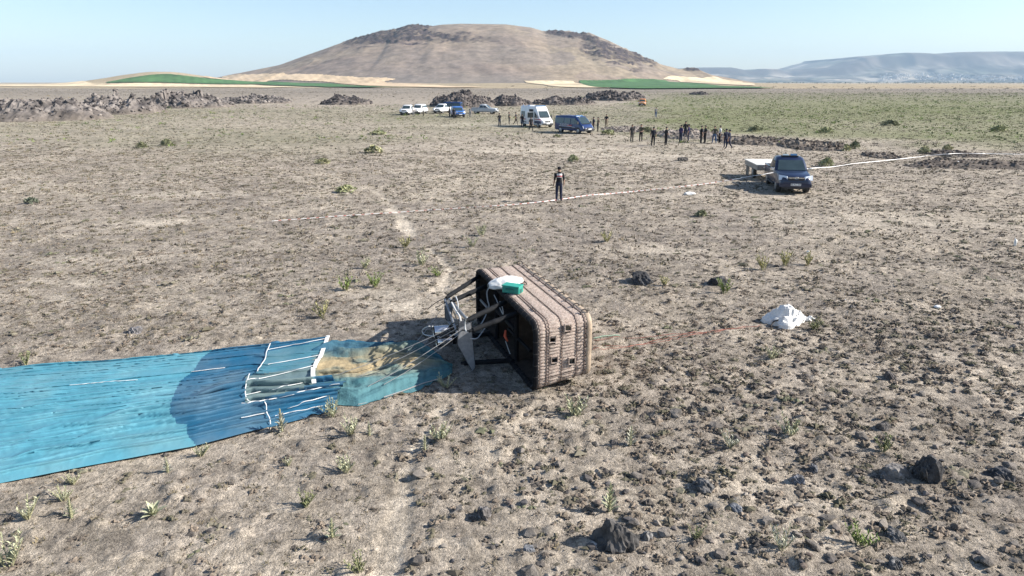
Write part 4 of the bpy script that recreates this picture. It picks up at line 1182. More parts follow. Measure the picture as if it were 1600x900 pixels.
    hosepx([(774, 449), (766, 451), (761, 459), (762, 472), (764, 482), (758, 498), (752, 509), (745, 519)], [-.02, -.08, -.12, -.14, -.14, -.3, -.45, -.7], .013, hose)
    hosepx([(772, 464), (776, 472), (780, 482), (786, 494), (785, 484), (781, 474)], [-.05] * 6, .010, hose)
    hosepx([(730, 499), (727, 506), (727, 516), (729, 522)], [-1.16] * 4, .014, hose); hosepx([(712, 466), (715, 474), (716, 486), (712, 494)], [-1.14] * 4, .012, hose)
    hosepx([(735, 532), (745, 532), (752, 524), (760, 512)], [-.95, -.8, -.6, -.4], .012, hose)
    hosepx([(683, 514), (670, 513), (660, 519), (664, 526), (678, 528), (690, 524)], [-1.4, -1.62, -1.7, -1.66, -1.5, -1.35], .013, hose)
    hosepx([(706, 476), (712, 488), (718, 497), (720, 505)], [-1.15] * 4, .022, mat("cloth_wrap", (.55, .54, .52), .8), "cloth_wrap")
    hosepx([(697, 469), (686, 473), (678, 478), (668, 486)], [-1.16, -1.24, -1.3, -1.36], .009, dh); hosepx([(698, 474), (688, 480), (680, 484)], [-1.16, -1.24, -1.3], .008, dh)
    hosepx([(707, 486), (712, 498), (716, 512), (708, 522), (700, 518)], [-1.1, -1.15, -1.2, -1.25, -1.3], .012, dh); hosepx([(722, 512), (712, 507), (703, 512), (698, 521)], [-1.1, -1.16, -1.24, -1.3], .014, dh); hosepx([(748, 515), (738, 520), (728, 520), (716, 517)], [-.8, -.95, -1.05, -1.15], .016, dh)
    hosepx([(790, 536), (793, 545), (797, 556)], [-.02] * 3, .009, hose)
    return root, p1, p2
basket, FP1, FP2 = build_basket()
def bloc(v):
    return B0 + v[0] * BV + v[1] * BU + np.array([0, 0, v[2] + BZ])

# white bag and green box lying on the basket's upper side
def crumple(n, m_, f):
    u, v = np.meshgrid(np.linspace(0, 1, n), np.linspace(0, 2 * math.pi, m_, endpoint=False), indexing='ij')
    V = f(u, v); Fs = []
    for i in range(n - 1):
        for k in range(m_): Fs.append((i * m_ + k, i * m_ + (k + 1) % m_, (i + 1) * m_ + (k + 1) % m_, (i + 1) * m_ + k))
    return V.reshape(-1, 3), np.array(Fs)
white = mat("white_canvas", (.70, .69, .66), .8, 0, .08, 10, .35, 40, .3)
def bagf(u, v):
    r = .165 * np.sin(np.pi * np.clip(u * .94 + .03, 0, 1)) ** .45 * (1 + .20 * fbm(u * 9, v * 1.6, 3, 91) + .07 * np.sin(v * 7 + u * 9))
    ax = np.array(bplane(763, 450, 2, HB + .08)); bx_ = np.array(bplane(816, 441, 2, HB + .14))
    ax[1] -= .0
    d = (bx_ - ax); L = np.linalg.norm(d[:2]); dn = d / L; pn = np.array([-dn[1], dn[0], 0])
    c = ax[None, None] + u[..., None] * d + np.array([0, 0, 0])
    p = c + pn * (np.cos(v) * r * 1.35)[..., None] + np.array([0, 0, 1.0]) * (np.sin(v) * r * .85)[..., None]
    p[..., 2] = np.maximum(p[..., 2], HB + .03 + p[..., 0] * .20 * (p[..., 0] > 0))
    return p
V, Fs = crumple(34, 40, bagf)
V = B0 + V[:, :1] * BV + V[:, 1:2] * BU + np.c_[np.zeros((len(V), 2)), V[:, 2] + BZ]
cen = V.mean(0)
bag = link(bpy.data.objects.new("canvas_bag", np_mesh("canvas_bag", V - cen, Fs, white, True))); bag.location = cen
tag(bag, "crumpled white canvas bag lying on top of the tipped basket", "bag")
teal = mat("teal_fabric", (.02, .235, .18), .55, 0, .2, 12, .2, 40)
c = bloc(bplane(801, 454, 2, HB + .12))
root = empty("green_case", tuple(c - np.array([0, 0, .02])), TH - .75, "teal green box shaped case beside the white bag on the basket", "case")
MB().box((0, 0, .01), (.40, .24, .155)).build("case_body", teal, root)
MB().box((0, 0, .098), (.41, .25, .025)).build("case_lid", mat("teal_lid", (.03, .31, .24), .5, 0, .15), root)
MB().box((.203, -.02, .0), (.012, .09, .08)).build("case_pocket", mat("teal_dark", (.012, .10, .085), .6), root)
MB().tube([(-.09, -.13, .02), (-.09, -.15, .05), (.09, -.15, .05), (.09, -.13, .02)], .009, 6).build("case_handle", mat("teal_dark", (0, 0, 0)), root)

# ------------------------------------------------------------------ the deflated envelope
def lin(pts, s):
    pts = np.asarray(pts, float); return np.stack([np.interp(s, pts[:, 0], pts[:, k]) for k in range(1, pts.shape[1])], -1)
def build_envelope():
    root = empty("balloon_envelope", (-7, 12.5, 0), 0, "deflated blue balloon fabric stretched flat from the left edge to the basket", "balloon envelope")
    L0 = np.array([-7, 12.5, 0])
    # pixel outline: upper edge and lower edge against s
    up = [(0, 514, 523), (.10, 420, 537), (.22, 330, 547), (.45, 170, 562), (.66, 0, 572), (.82, -170, 584), (1, -420, 604)]
    lo = [(0, 526, 634), (.10, 425, 667), (.22, 302, 699), (.45, 140, 729), (.66, 0, 757), (.82, -170, 790), (1, -420, 842)]
    ns, nt = 330, 380
    s = np.linspace(0, 1, ns) ** 1.15; t = np.linspace(0, 1, nt)
    U = lin(up, s); W = lin(lo, s)
    Uw = np.array([G(a, b, .10)[:2] for a, b in U]); Ww = np.array([G(a, b, .02)[:2] for a, b in W])
    # right hand end: mouth hem, then the bunched side folds reaching further
    hem = [(0, 514, 523), (.20, 504, 554), (.36, 499, 566), (.37, 494, 566), (.52, 491, 598), (.58, 489, 602), (.64, 542, 602), (.74, 534, 614), (.86, 528, 622), (1, 526, 634)]
    Hm = np.array([G(a, b, .12)[:2] for a, b in lin(hem, t)])
    S, T = np.meshgrid(s, t, indexing='ij')
    XY = Uw[:, None] * (1 - T[..., None]) + Ww[:, None] * T[..., None]
    base0 = Uw[0][None] * (1 - t[:, None]) + Ww[0][None] * t[:, None]
    XY = XY + (Hm - base0)[None] * (np.clip(1 - s / .13, 0, 1) ** 1.0)[:, None, None]
    H = .03 + .10 * np.sin(np.pi * np.clip(T, 0, 1)) ** .6 * np.ones_like(S)
    rs = np.random.RandomState(12)
    Wd = np.hypot(*(Uw - Ww).T)[:, None]
    OFF = np.zeros_like(H); RG = np.zeros_like(H)
    def fold(t0, t1, amp, wid, sa, sb, back=.04):
        """one long pleat: the cloth rises gently, then its near lip folds back under itself"""
        nonlocal OFF, RG
        tc = t0 + (t1 - t0) * S + .007 * np.sin(S * 11 + t0 * 40) + .004 * np.sin(S * 31 + t0 * 90)
        d = (T - tc) * Wd
        e = sstep(sa - .03, sa + .08, S) * sstep(sb + .08, sb - .03, S)
        RG = np.maximum(RG, amp * e * np.where(d < 0, np.exp(-(np.abs(d) / wid) ** 1.3), np.clip(1 - d / .020, 0, 1)))
        OFF = np.maximum(OFF, back * e * np.where(d < 0, 0, np.clip(d / .020, 0, 1) * np.exp(-np.maximum(d - .02, 0) / .16)))
    for k in range(60):
        t0 = rs.rand() * .96 + .02; sa = rs.rand() * 1.0 - .25; ln = .3 + .7 * rs.rand(); q = rs.rand() ** 1.5
        fold(t0, t0 + rs.randn() * .03, .022 + .05 * q, .06 + .14 * rs.rand(), sa, sa + ln, .022 + .035 * q)
    for (a, b, am, wd, sa, sb) in ((.03, .02, .10, .22, -1, .6), (.08, .07, .07, .16, -1, .9), (.22, .17, .06, .25, .15, 1.2), (.44, .38, .075, .3, .05, .8), (.62, .60, .22, .42, -1, .20), (.70, .66, .16, .26, -1, .40), (.77, .72, .15, .22, -1, .55), (.64, .58, .08, .22, .1, 1.2), (.84, .80, .15, .20, -1, .45), (.91, .88, .12, .2, -1, .6), (.96, .96, .08, .12, -1, 1.2), (.83, .80, .06, .2, .35, 1.2)):
        fold(a, b, am * .8, wd * .7, sa, sb, .03 + am * .25)
    H = H + RG
    H += .008 * fbm(S * 30, T * 14, 3, 95) + .006 * fbm(S * 90, T * 60, 2, 96)
    H *= np.clip(np.minimum(T, 1 - T) * 34, 0, 1) ** .7 * .95 + .05
    Z = ground_h(XY[..., 0], XY[..., 1]) * .0 + .03 + H
    gl = ground_h(XY[..., 0], XY[..., 1]); Z = np.maximum(Z, gl + .012)
    far = (Uw - Ww) / Wd; XY = XY + far[:, None] * np.minimum(OFF, .09)[..., None]
    V = np.concatenate([XY, Z[..., None]], -1)
    px, py = toPx(V)
    pxc = (px[:-1, :-1] + px[1:, 1:]) / 2; pyc = (py[:-1, :-1] + py[1:, 1:]) / 2
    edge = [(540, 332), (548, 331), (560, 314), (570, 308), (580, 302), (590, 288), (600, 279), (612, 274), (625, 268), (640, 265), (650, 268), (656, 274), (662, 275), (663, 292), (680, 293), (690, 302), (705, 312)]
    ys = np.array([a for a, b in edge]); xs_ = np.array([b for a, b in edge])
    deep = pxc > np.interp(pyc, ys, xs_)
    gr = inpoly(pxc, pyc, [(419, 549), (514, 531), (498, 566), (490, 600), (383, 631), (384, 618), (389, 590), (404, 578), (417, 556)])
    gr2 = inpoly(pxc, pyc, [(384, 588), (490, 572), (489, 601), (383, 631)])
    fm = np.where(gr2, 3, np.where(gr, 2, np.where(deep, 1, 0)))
    def fab(n, c, v=.10): return mat(n, c, .52, 0, v, 3.0, .12, 25, .35, dust=((c[0] * .5 + .16, c[1] * .6 + .16, c[2] * .6 + .13), .45))
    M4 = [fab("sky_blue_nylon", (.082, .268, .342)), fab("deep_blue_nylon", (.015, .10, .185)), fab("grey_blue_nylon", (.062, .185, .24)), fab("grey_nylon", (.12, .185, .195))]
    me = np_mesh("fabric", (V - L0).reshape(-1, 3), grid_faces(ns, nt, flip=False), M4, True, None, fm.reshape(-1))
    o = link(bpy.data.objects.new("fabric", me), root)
    # hem tape and seams follow the cloth
    Vf = V.reshape(-1, 3); PXY = np.stack([px.reshape(-1), py.reshape(-1)], -1)
    seam = mat("white_tape", (.74, .74, .72), .7, 0, .06, 20)
    def on_cloth(pts):
        out = []
        for (a, b), (c_, d) in zip(pts[:-1], pts[1:]):
            k = max(2, int(math.hypot(c_ - a, d - b) / 3))
            for q in np.linspace(0, 1, k, endpoint=False): out.append((a + (c_ - a) * q, b + (d - b) * q))
        out.append(pts[-1]); res = []
        for a, b in out:
            i = np.argmin((PXY[:, 0] - a) ** 2 + (PXY[:, 1] - b) ** 2); res.append(Vf[i] + np.array([0, 0, .022]))
        res = np.array(res)
        for _ in range(2): res[1:-1] = res[1:-1] * .5 + (res[:-2] + res[2:]) * .25
        return res + np.array([0, 0, .006])
    def ribbon(pts, w, name="white_seam"):
        r = on_cloth(pts); d = np.gradient(r, axis=0); n = np.stack([-d[:, 1], d[:, 0], 0 * d[:, 0]], -1); n /= np.linalg.norm(n, axis=1, keepdims=True) + 1e-9
        a = r + n * w / 2; b = r - n * w / 2; up_ = np.array([0, 0, .004]); n_ = len(r)
        V_ = np.concatenate([a + up_, b + up_, b - up_, a - up_]) - L0
        Fq = [(k * n_ + i, k * n_ + i + 1, ((k + 1) % 4) * n_ + i + 1, ((k + 1) % 4) * n_ + i) for k in range(4) for i in range(n_ - 1)]
        link(bpy.data.objects.new(name, np_mesh(name, V_, np.array(Fq)[:, ::-1], seam, False)), root)
    for pts, w in [([(422, 538), (420, 547), (418, 548), (415, 562), (409, 570), (408, 574), (404, 576), (402, 582)], .035), ([(389, 585), (388, 596), (385, 598), (384, 610), (383, 620), (386, 627), (391, 630)], .035),
                   ([(419, 548), (470, 538), (511, 530)], .026), ([(418, 571), (460, 564), (503, 556)], .026), ([(390, 597), (440, 586), (488, 573)], .024), ([(384, 619), (435, 608), (488, 597)], .024),
                   ([(378, 634), (430, 624), (480, 612), (530, 601)], .042), ([(378, 655), (430, 644), (480, 630), (528, 615)], .036), ([(415, 630), (418, 648), (422, 655), (424, 665)], .03),
                   ([(430, 652), (470, 643), (505, 636)], .02), ([(300, 583), (330, 579), (352, 577)], .02), ([(110, 604), (170, 598), (215, 595)], .014)]:
        ribbon(pts, w * .48)
    for pts, w in [([(513, 526), (507, 545), (502, 563)], .085), ([(497, 566), (492, 574)], .07), ([(490, 576), (489, 588), (491, 601)], .085), ([(503, 566), (498, 577)], .07)]:
        ribbon(pts, w, "hem_tape")
    # ------------- skirt / mouth: separate stained cloth between envelope and frame
    cols = [(0, 488, 545, 630), (.12, 520, 538, 634), (.3, 560, 535, 636), (.5, 610, 535, 622), (.68, 655, 541, 610), (.86, 690, 563, 594), (.95, 702, 574, 586), (1, 707, 578, 582)]
    ns, nt = 190, 150
    s = np.linspace(0, 1, ns); t = np.linspace(0, 1, nt); Cc = lin(cols, s)
    A = np.array([G(a, b, .05)[:2] for a, b in Cc[:, [0, 1]]]); B = np.array([G(a, b, .02)[:2] for a, b in Cc[:, [0, 2]]])
    S, T = np.meshgrid(s, t, indexing='ij')
    XY = A[:, None] * (1 - T[..., None]) + B[:, None] * T[..., None]
    XY[..., 1] += (.05 * fbm(S * 9, T * 2, 2, 881) * (np.abs(T - .5) * 2) ** 4)
    H = .05 + .04 * np.sin(np.pi * T)
    rad = T + .04 * fbm(S * 3, T * 5, 2, 882)
    H += .035 * np.abs(np.sin(rad * 30 + 2 * fbm(S * 2, T * 6, 2, 883))) * sstep(1.0, .2, S)
    for (tc, sa, sb, am, wd) in ((.10, .02, .6, .14, .05), (.17, .1, .75, .12, .05), (.27, .15, .55, .16, .07), (.24, .55, .82, .22, .06), (.05, .3, .8, .08, .04), (.90, .15, .62, .13, .06), (.80, .1, .5, .06, .05), (.97, .05, .5, .06, .03), (.52, .62, .72, .12, .05)):
        d = (T - tc - .05 * np.sin(S * 7 + tc * 20)) / wd
        H += am * .6 * np.where(d < 0, np.exp(-d * d), np.exp(-(d / .45) ** 2)) * sstep(sa - .08, sa + .05, S) * sstep(sb + .1, sb - .05, S)
    RG = np.zeros_like(H); OFF = np.zeros_like(H)
    for k in range(46):
        t0 = rs.rand(); t1 = .55 + (t0 - .55) * .35; sa = rs.rand() * .8 - .2; am = .015 + .04 * rs.rand() ** 1.5; wd = .012 + .02 * rs.rand()
        tcv = t0 + (t1 - t0) * S ** 1.6 + .012 * np.sin(S * 11 + k)
        d = (T - tcv) / wd
        e_ = sstep(sa - .05, sa + .08, S) * sstep(sa + .7, sa + .4, S)
        am *= 1.5
        RG = np.maximum(RG, am * np.where(d < 0, np.exp(-np.abs(d) ** 1.3), np.clip(1 - d / .6, 0, 1)) * e_); OFF = np.maximum(OFF, am * .9 * e_ * np.where(d < 0, 0, np.clip(d / .6, 0, 1) * np.exp(-np.maximum(d - .6, 0) / 6)))
    H += RG + .02 * fbm(S * 14, T * 10, 4, 884) + .075 * np.abs(fbm(S * 4.5 + T * 2, (T - .55) * 24 * (1 + .6 * S), 3, 887)) + .05 * np.abs(fbm(S * 9, T * 11, 3, 889))
    H *= np.clip(np.minimum(T, 1 - T) * 9, 0, 1) ** .8
    Z = np.maximum(.02 + H, ground_h(XY[..., 0], XY[..., 1]) + .014)
    XY[..., 1] += OFF
    V2 = np.concatenate([XY, Z[..., None]], -1)
    sand = np.array([.37, .295, .178]); tealc = np.array([.058, .150, .165]); blue = np.array([.018, .085, .155]); lit_tone = np.array([.075, .175, .195])
    n = fbm(S * 6, T * 9, 4, 885)
    w = np.exp(-((T - .50 - .05 * (S - .3)) / .19) ** 2) * sstep(.95, .62, S + n * .2) * sstep(-.02, .06, S)
    w = np.clip(w * (1 + n * 1.5), 0, 1)[..., None]
    b = (sstep(.32, .12, T + n * .15) * .85)[..., None]; l = sstep(.62, .85, T + n * .1)[..., None]  # paler lower band: sunlit look put into the cloth colour, besides the stains
    c = tealc * (1 - b) + blue * b; c = c * (1 - l) + lit_tone * l; c = c * (1 - w) + sand * w
    c *= (1 + .3 * fbm(S * 40, T * 6, 3, 886))[..., None]
    sk = link(bpy.data.objects.new("skirt", np_mesh("skirt", (V2 - L0).reshape(-1, 3), grid_faces(ns, nt), mat_attr("stained_cloth", .88, .1, .4, 24), True, np.clip(c, .01, 1).reshape(-1, 3))), root)
    Vf2 = V2.reshape(-1, 3); a_, b_ = toPx(Vf2); P2 = np.stack([a_, b_], -1)
    def sk_at(x, y): return Vf2[np.argmin((P2[:, 0] - x) ** 2 + (P2[:, 1] - y) ** 2)] + np.array([0, 0, .02])
    # suspension lines from frame to cloth
    cable = mat("steel_cable", (.45, .44, .42), .45, .5, .1)
    tops = [bloc(bplane(x, y, 1, 1.46)) for x, y in ((718, 514), (719, 519), (721, 523), (718, 509))] + [bloc(bplane(697, 476, 1, 3.42)), bloc(bplane(738, 582, 1, 1.48)), bloc(bplane(700, 503, 1, 3.42))]
    ends = [(560, 590), (575, 606), (600, 602), (525, 588), (632, 556), (560, 634), (640, 552)]
    for a, (x, y) in zip(tops, ends):
        e = sk_at(x, y); m = (a + e) / 2 - np.array([0, 0, .05])
        m2 = a * .25 + e * .75 - np.array([0, 0, .045]); m1 = a * .75 + e * .25 - np.array([0, 0, .035])
        MB().tube([a - L0, m1 - L0, m - L0, m2 - L0, e - L0], .006, 5).build("suspension_cable", cable, root)
    for pts in ([(690, 592), (660, 601), (630, 612), (600, 622)],):
        q = [sk_at(*p) - L0 for p in pts]; MB().tube(q, .011, 5).build("edge_rope", cable, root)
build_envelope()

# ------------------------------------------------------------------ white cloth pile and ropes
def cloth_pile():
    c = G(1231, 509); n, m_ = 40, 64
    u, v = np.meshgrid(np.linspace(0, 1, n), np.linspace(0, 2 * math.pi, m_, endpoint=False), indexing='ij')
    r = .50 * u * (1 + .22 * np.sin(v * 3 + .6) * u + .22 * fbm(np.cos(v) * 2 + 5, np.sin(v) * 2, 3, 921))
    X0 = np.cos(v) * r; Y0 = np.sin(v) * r
    rdg = np.abs(fbm(X0 * 3.2 + 3, Y0 * 3.2, 3, 922)) + .6 * np.abs(fbm(X0 * 6 + 1, Y0 * 6, 2, 924))
    z = .38 * (1 - u) ** .75 * (1 + .35 * np.cos(v - 2.0) * u) + .42 * (.28 - rdg) * np.sin(np.pi * np.clip(u * .9 + .1, 0, 1)) + .05
    z = np.maximum(z, .012)
    z = np.where(u > .97, 0, z)
    V = np.stack([np.cos(v) * r * 1.05 + .10 * (1 - u), np.sin(v) * r * .8 - .05 * (1 - u), z], -1).reshape(-1, 3)
    Fs = np.array([(i * m_ + k, i * m_ + (k + 1) % m_, (i + 1) * m_ + (k + 1) % m_, (i + 1) * m_ + k) for i in range(n - 1) for k in range(m_)])[:, ::-1]
    root = empty("white_cloth", (c[0], c[1] + .25, gc(c[0], c[1] + .25) - .01), .2, "crumpled white cloth heaped on the ground right of the basket", "cloth")
    link(bpy.data.objects.new("cloth_heap", np_mesh("cloth_heap", V, Fs, white, False)), root)
    mb = MB(); rs = np.random.RandomState(2)
    for k in range(7):
        a = .1 + rs.randn() * .15; x0 = .45 + .33 * rs.rand(); y0 = -.1 + .3 * rs.rand()
        mb.tube([(x0, y0, .04), (x0 + .09, y0 + .03 * rs.randn(), .07 + .04 * rs.rand()), (x0 + .18, y0 + .05 * rs.randn(), .03)], [.03, .045, .02], 6)
    mb.build("trailing_end", white, root)
    mb = MB(); mb.tube([(-.52, -.25, .03), (-.40, -.16, .12), (-.30, -.20, .16)], .02, 6); mb.build("dark_cord", mat("dark_rope", (0, 0, 0)), root)
cloth_pile()
def ground_rope(name, label, pxs, m, r=.012, wob=.02, sd=1, parent=None):
    rs = np.random.RandomState(sd); W = np.array([G(*p)[:2] for p in pxs]); q = []
    for a, b in zip(W[:-1], W[1:]):
        k = max(3, int(np.linalg.norm(b - a) / .12))
        for t in np.linspace(0, 1, k, endpoint=False):
            p = a + (b - a) * t + rs.randn(2) * wob; q.append((p[0], p[1], gz(p[0], p[1]) + r + .012))
    o0 = Vector(q[0]); o = MB().tube([Vector(p) - o0 for p in q], r, 5).build(name, m, loc=o0)
    return tag(o, label, "rope")
redr = mat("red_rope", (.40, .15, .11), .9, var=.3)
ground_rope("drop_rope", "red rope running over the ground from the basket to the white cloth, upper strand", [(925, 531), (990, 529), (1050, 525), (1110, 519), (1160, 513), (1196, 509)], redr, .005, .02, 3)
ground_rope("drop_rope", "red rope lying nearest the camera in the bundle beside the basket floor", [(926, 548), (970, 543), (1020, 536), (1080, 527), (1120, 519), (1150, 515)], redr, .0045, .025, 4)
ground_rope("drop_rope", "faded red rope looping between the other two red strands", [(926, 540), (985, 541), (1040, 530), (1100, 522), (1180, 511)], redr, .0045, .03, 5)
ground_rope("drop_rope", "short pale green rope on the ground behind the red ropes", [(928, 528), (950, 526), (975, 525)], mat("green_rope", (.33, .48, .36), .8), .012, .01, 6)

# ------------------------------------------------------------------ barrier tape
def barrier_tape():
    path = [(425, 347, 0), (450, 345, 0), (560, 338, 0), (640, 333, 0), (720, 328, 0), (800, 322, 0), (850, 317.5, .02), (890, 311, .08), (940, 304, .12), (1000, 298, .12), (1060, 292, .16), (1120, 285, .3), (1160, 278, .6), (1192, 271.5, .95)]
    W = [(*G(x, y, z)[:2], z) for x, y, z in path]
    far = [(G(1266, 262.5, 1.15)), (G(1330, 256, 1.1)), (G(1400, 249, 1.2)), (G(1450, 243.5, 1.3)), (G(1482, 239.5, 1.5)), (G(1540, 240, 1.4)), (G(1600, 241, 1.4)), (G(1680, 242.5, 1.4))]
    n0 = len(W)
    W += [tuple(p) for p in far]
    w_m = mat("tape_white", (.74, .72, .70), .5, 0, .05, 5); r_m = mat("tape_red", (.50, .16, .13), .5, 0, .1, 5)
    W = np.array(W); V = []; Fq = []; fm = []; d0 = 0
    o0 = W[0].copy()
    pts = []
    for i, (a, b) in enumerate(zip(W[:-1], W[1:])):
        L = np.linalg.norm(b - a); k = max(2, int(L / .13))
        for t in np.linspace(0, 1, k, endpoint=False):
            p = a + (b - a) * t
            if p[2] < .12: p[2] = max(p[2], 0) + gc(p[0], p[1]) + .06
            elif True: p[2] = p[2] - .06 * math.sin(math.pi * t) * (L > 4)
            pts.append(p)
    pts = np.array(pts); n = len(pts)
    for _ in range(25): pts[1:-1, 2] = pts[1:-1, 2] * .5 + (pts[:-2, 2] + pts[2:, 2]) * .25
    rs = np.random.RandomState(9)
    g = np.gradient(pts, axis=0); hz = np.stack([-g[:, 1], g[:, 0], 0 * g[:, 0]], -1); hz /= np.linalg.norm(hz, axis=1, keepdims=True)
    tw = .75 + .3 * np.sin(np.arange(n) * .07) + fbm(np.arange(n) * .1, np.zeros(n), 2, 931) * .8
    wv = hz * np.cos(tw)[:, None] + np.array([0, 0, 1.]) * np.sin(tw)[:, None]
    wd = .034
    wd = wd * (.6 + .4 * sstep(-2., 3.5, pts[:, 0]))[:, None]
    A = pts + wv * wd / 2; B = pts - wv * wd / 2; nn = np.cross(g, wv); nn /= np.linalg.norm(nn, axis=1, keepdims=True); e = nn * .0025
    V = np.concatenate([A + e, B + e, B - e, A - e]) - o0
    for k in range(4):
        for i in range(n - 1): Fq.append((k * n + i, k * n + i + 1, ((k + 1) % 4) * n + i + 1, ((k + 1) % 4) * n + i)); fm.append(1 if i % 3 == 2 and i < n * .5 else 0)
    me = np_mesh("barrier_tape", V, np.array(Fq), [w_m, r_m], False, None, fm)
    o = link(bpy.data.objects.new("barrier_tape", me)); o.location = o0
    tag(o, "red and white barrier tape from the left plain past the officer and pickup", "barrier tape")
barrier_tape()
wm = mat("litter_white", (.75, .74, .71), .7)
def scrap(label, px, py, w, h, seed, name="litter_scrap", m=wm):
    c = G(px, py); k = c[1] / F_PX; V, Fs = rock_mesh(seed, 2, 1, .5)
    V = V / np.abs(V).max(0) * np.array([w * k / 2, w * k / 2.6, h * k / 1.7]); V[:, 2] -= V[:, 2].min() * .7
    o = link(bpy.data.objects.new(name, np_mesh(name, V, Fs, m, False))); o.location = (c[0], c[1], gc(c[0], c[1])); tag(o, label, "litter")
scrap("small upright white scrap near the right edge of the plain", 1585, 386, 6, 14, 1)
scrap("white scrap lying on the stony ground right of the white cloth", 1464, 484, 12, 5, 2)
scrap("tiny white scrap above the row of pale weeds", 1264, 394, 8, 4, 3)
scrap("pale scrap on the ground between officer and pickup", 1078, 305, 18, 5, 4)
scrap("white block lying under the tape near the soil heap", 1497, 256, 8, 5, 5)
# ------------------------------------------------------------------ vehicles
def paint(name, c, dust=.35): return mat(name, c, .32, .0, .06, 1.5, 0, 40, .5, .3, dust=((.33, .28, .22), dust))
GLASS = mat("car_glass", (.035, .055, .06), .05, 0, .2, 2, 0, 40, .8)
TYRE = mat("tyre_rubber", (.022, .021, .020), .85, 0, .3, 6, dust=((.20, .165, .13), .5))
RIM = mat("wheel_rim", (.33, .33, .34), .4, .7, .15, 8)
PLAST = mat("black_plastic", (.028, .028, .03), .6, 0, .2, 10)
CHROME = mat("chrome", (.70, .71, .72), .18, 1.0, .05)
LAMP = mat("lamp_glass", (.72, .75, .78), .12, .3, .06, 12, 0, 40, .8)
AMBER = mat("tail_lamp", (.30, .02, .015), .3); PLATE = mat("plate_white", (.75, .75, .73), .5); INK = mat("plate_ink", (.02, .02, .03), .6)
STRIPE_R = mat("stripe_red", (.42, .05, .06), .5); STRIPE_W = mat("stripe_white", (.66, .66, .66), .5); BLUEL = mat("beacon_blue", (.04, .16, .34), .2, 0, .1, 8, 0, 40, .8); SHADE = mat("painted_shade", (.02, .02, .022), .8)  # last one: near-black tone standing in for shade inside openings
def sect(x, w, z0, z1, tum=.90, r=.09):
    """one cross-section of a body shell"""
    r = min(r, (z1 - z0) * .35); zm = z0 + (z1 - z0) * .5
    h = [(w * .90, z0), (w * .985, z0 + r * .7), (w, z0 + r * 1.8), (w * (1 + (tum - 1) * .25), zm), (w * (tum + .015), z1 - r * 1.3), (w * (tum - .03), z1 - r * .35), (w * (tum - .10), z1)]
    return [(x, y, z) for y, z in h] + [(x, -y, z) for y, z in h[::-1]]
def shell(secs, name, m, root): return MB().loft([sect(*s) for s in secs][::-1]).build(name, m, root, ang=40)
def text_mesh(body, size, m, parent, loc, rot, name="lettering"):
    cu = bpy.data.curves.new(name, 'FONT'); cu.body = body; cu.size = size; cu.align_x = 'CENTER'; cu.align_y = 'CENTER'; cu.extrude = .004
    t = bpy.data.objects.new(name, cu); COL.objects.link(t)
    me = bpy.data.meshes.new_from_object(t.evaluated_get(bpy.context.evaluated_depsgraph_get()))
    bpy.data.objects.remove(t); me.materials.clear(); me.materials.append(m)
    o = link(bpy.data.objects.new(name, me), parent); o.location = loc; o.rotation_euler = rot
    return o
def wheels(root, xs, track, r, w=.23):
    for x in xs:
        for sd in (-1, 1):
            y = sd * (track / 2 - w * .5)
            a = MB().wheel((x, y + sd * .02, r + .06), r * 1.13, w * 1.05, 24, ((0, .9), (.5, 1), (1, .98))); a.build("wheel_arch", PLAST, root)
            o = MB().wheel((x, y + sd * .035, r), r, w).build("wheel", TYRE, root)
            MB().wheel((x, y + sd * .05, r), r * .62, w, 16, ((0, .8), (.05, 1), (.97, 1), (1, .86), (1.0, .25))).build("rim", RIM, o)
def plates(root, x, z, sgn, y=0, txt=None):
    o = MB().box((x, y, z), (.025, .52, .115)).build("number_plate", PLATE, root)
    if txt: text_mesh(txt, .115, INK, o, (x + sgn * .014, y, z), (math.pi / 2, 0, sgn * math.pi / 2), "plate_lettering")
def q4(a, b, c, d): return [a, b, c, d]
def veh_root(name, label, cat, group, pos, hd): return empty(name, (pos[0], pos[1], gc(pos[0], pos[1]) - .02), hd, label, cat, group)
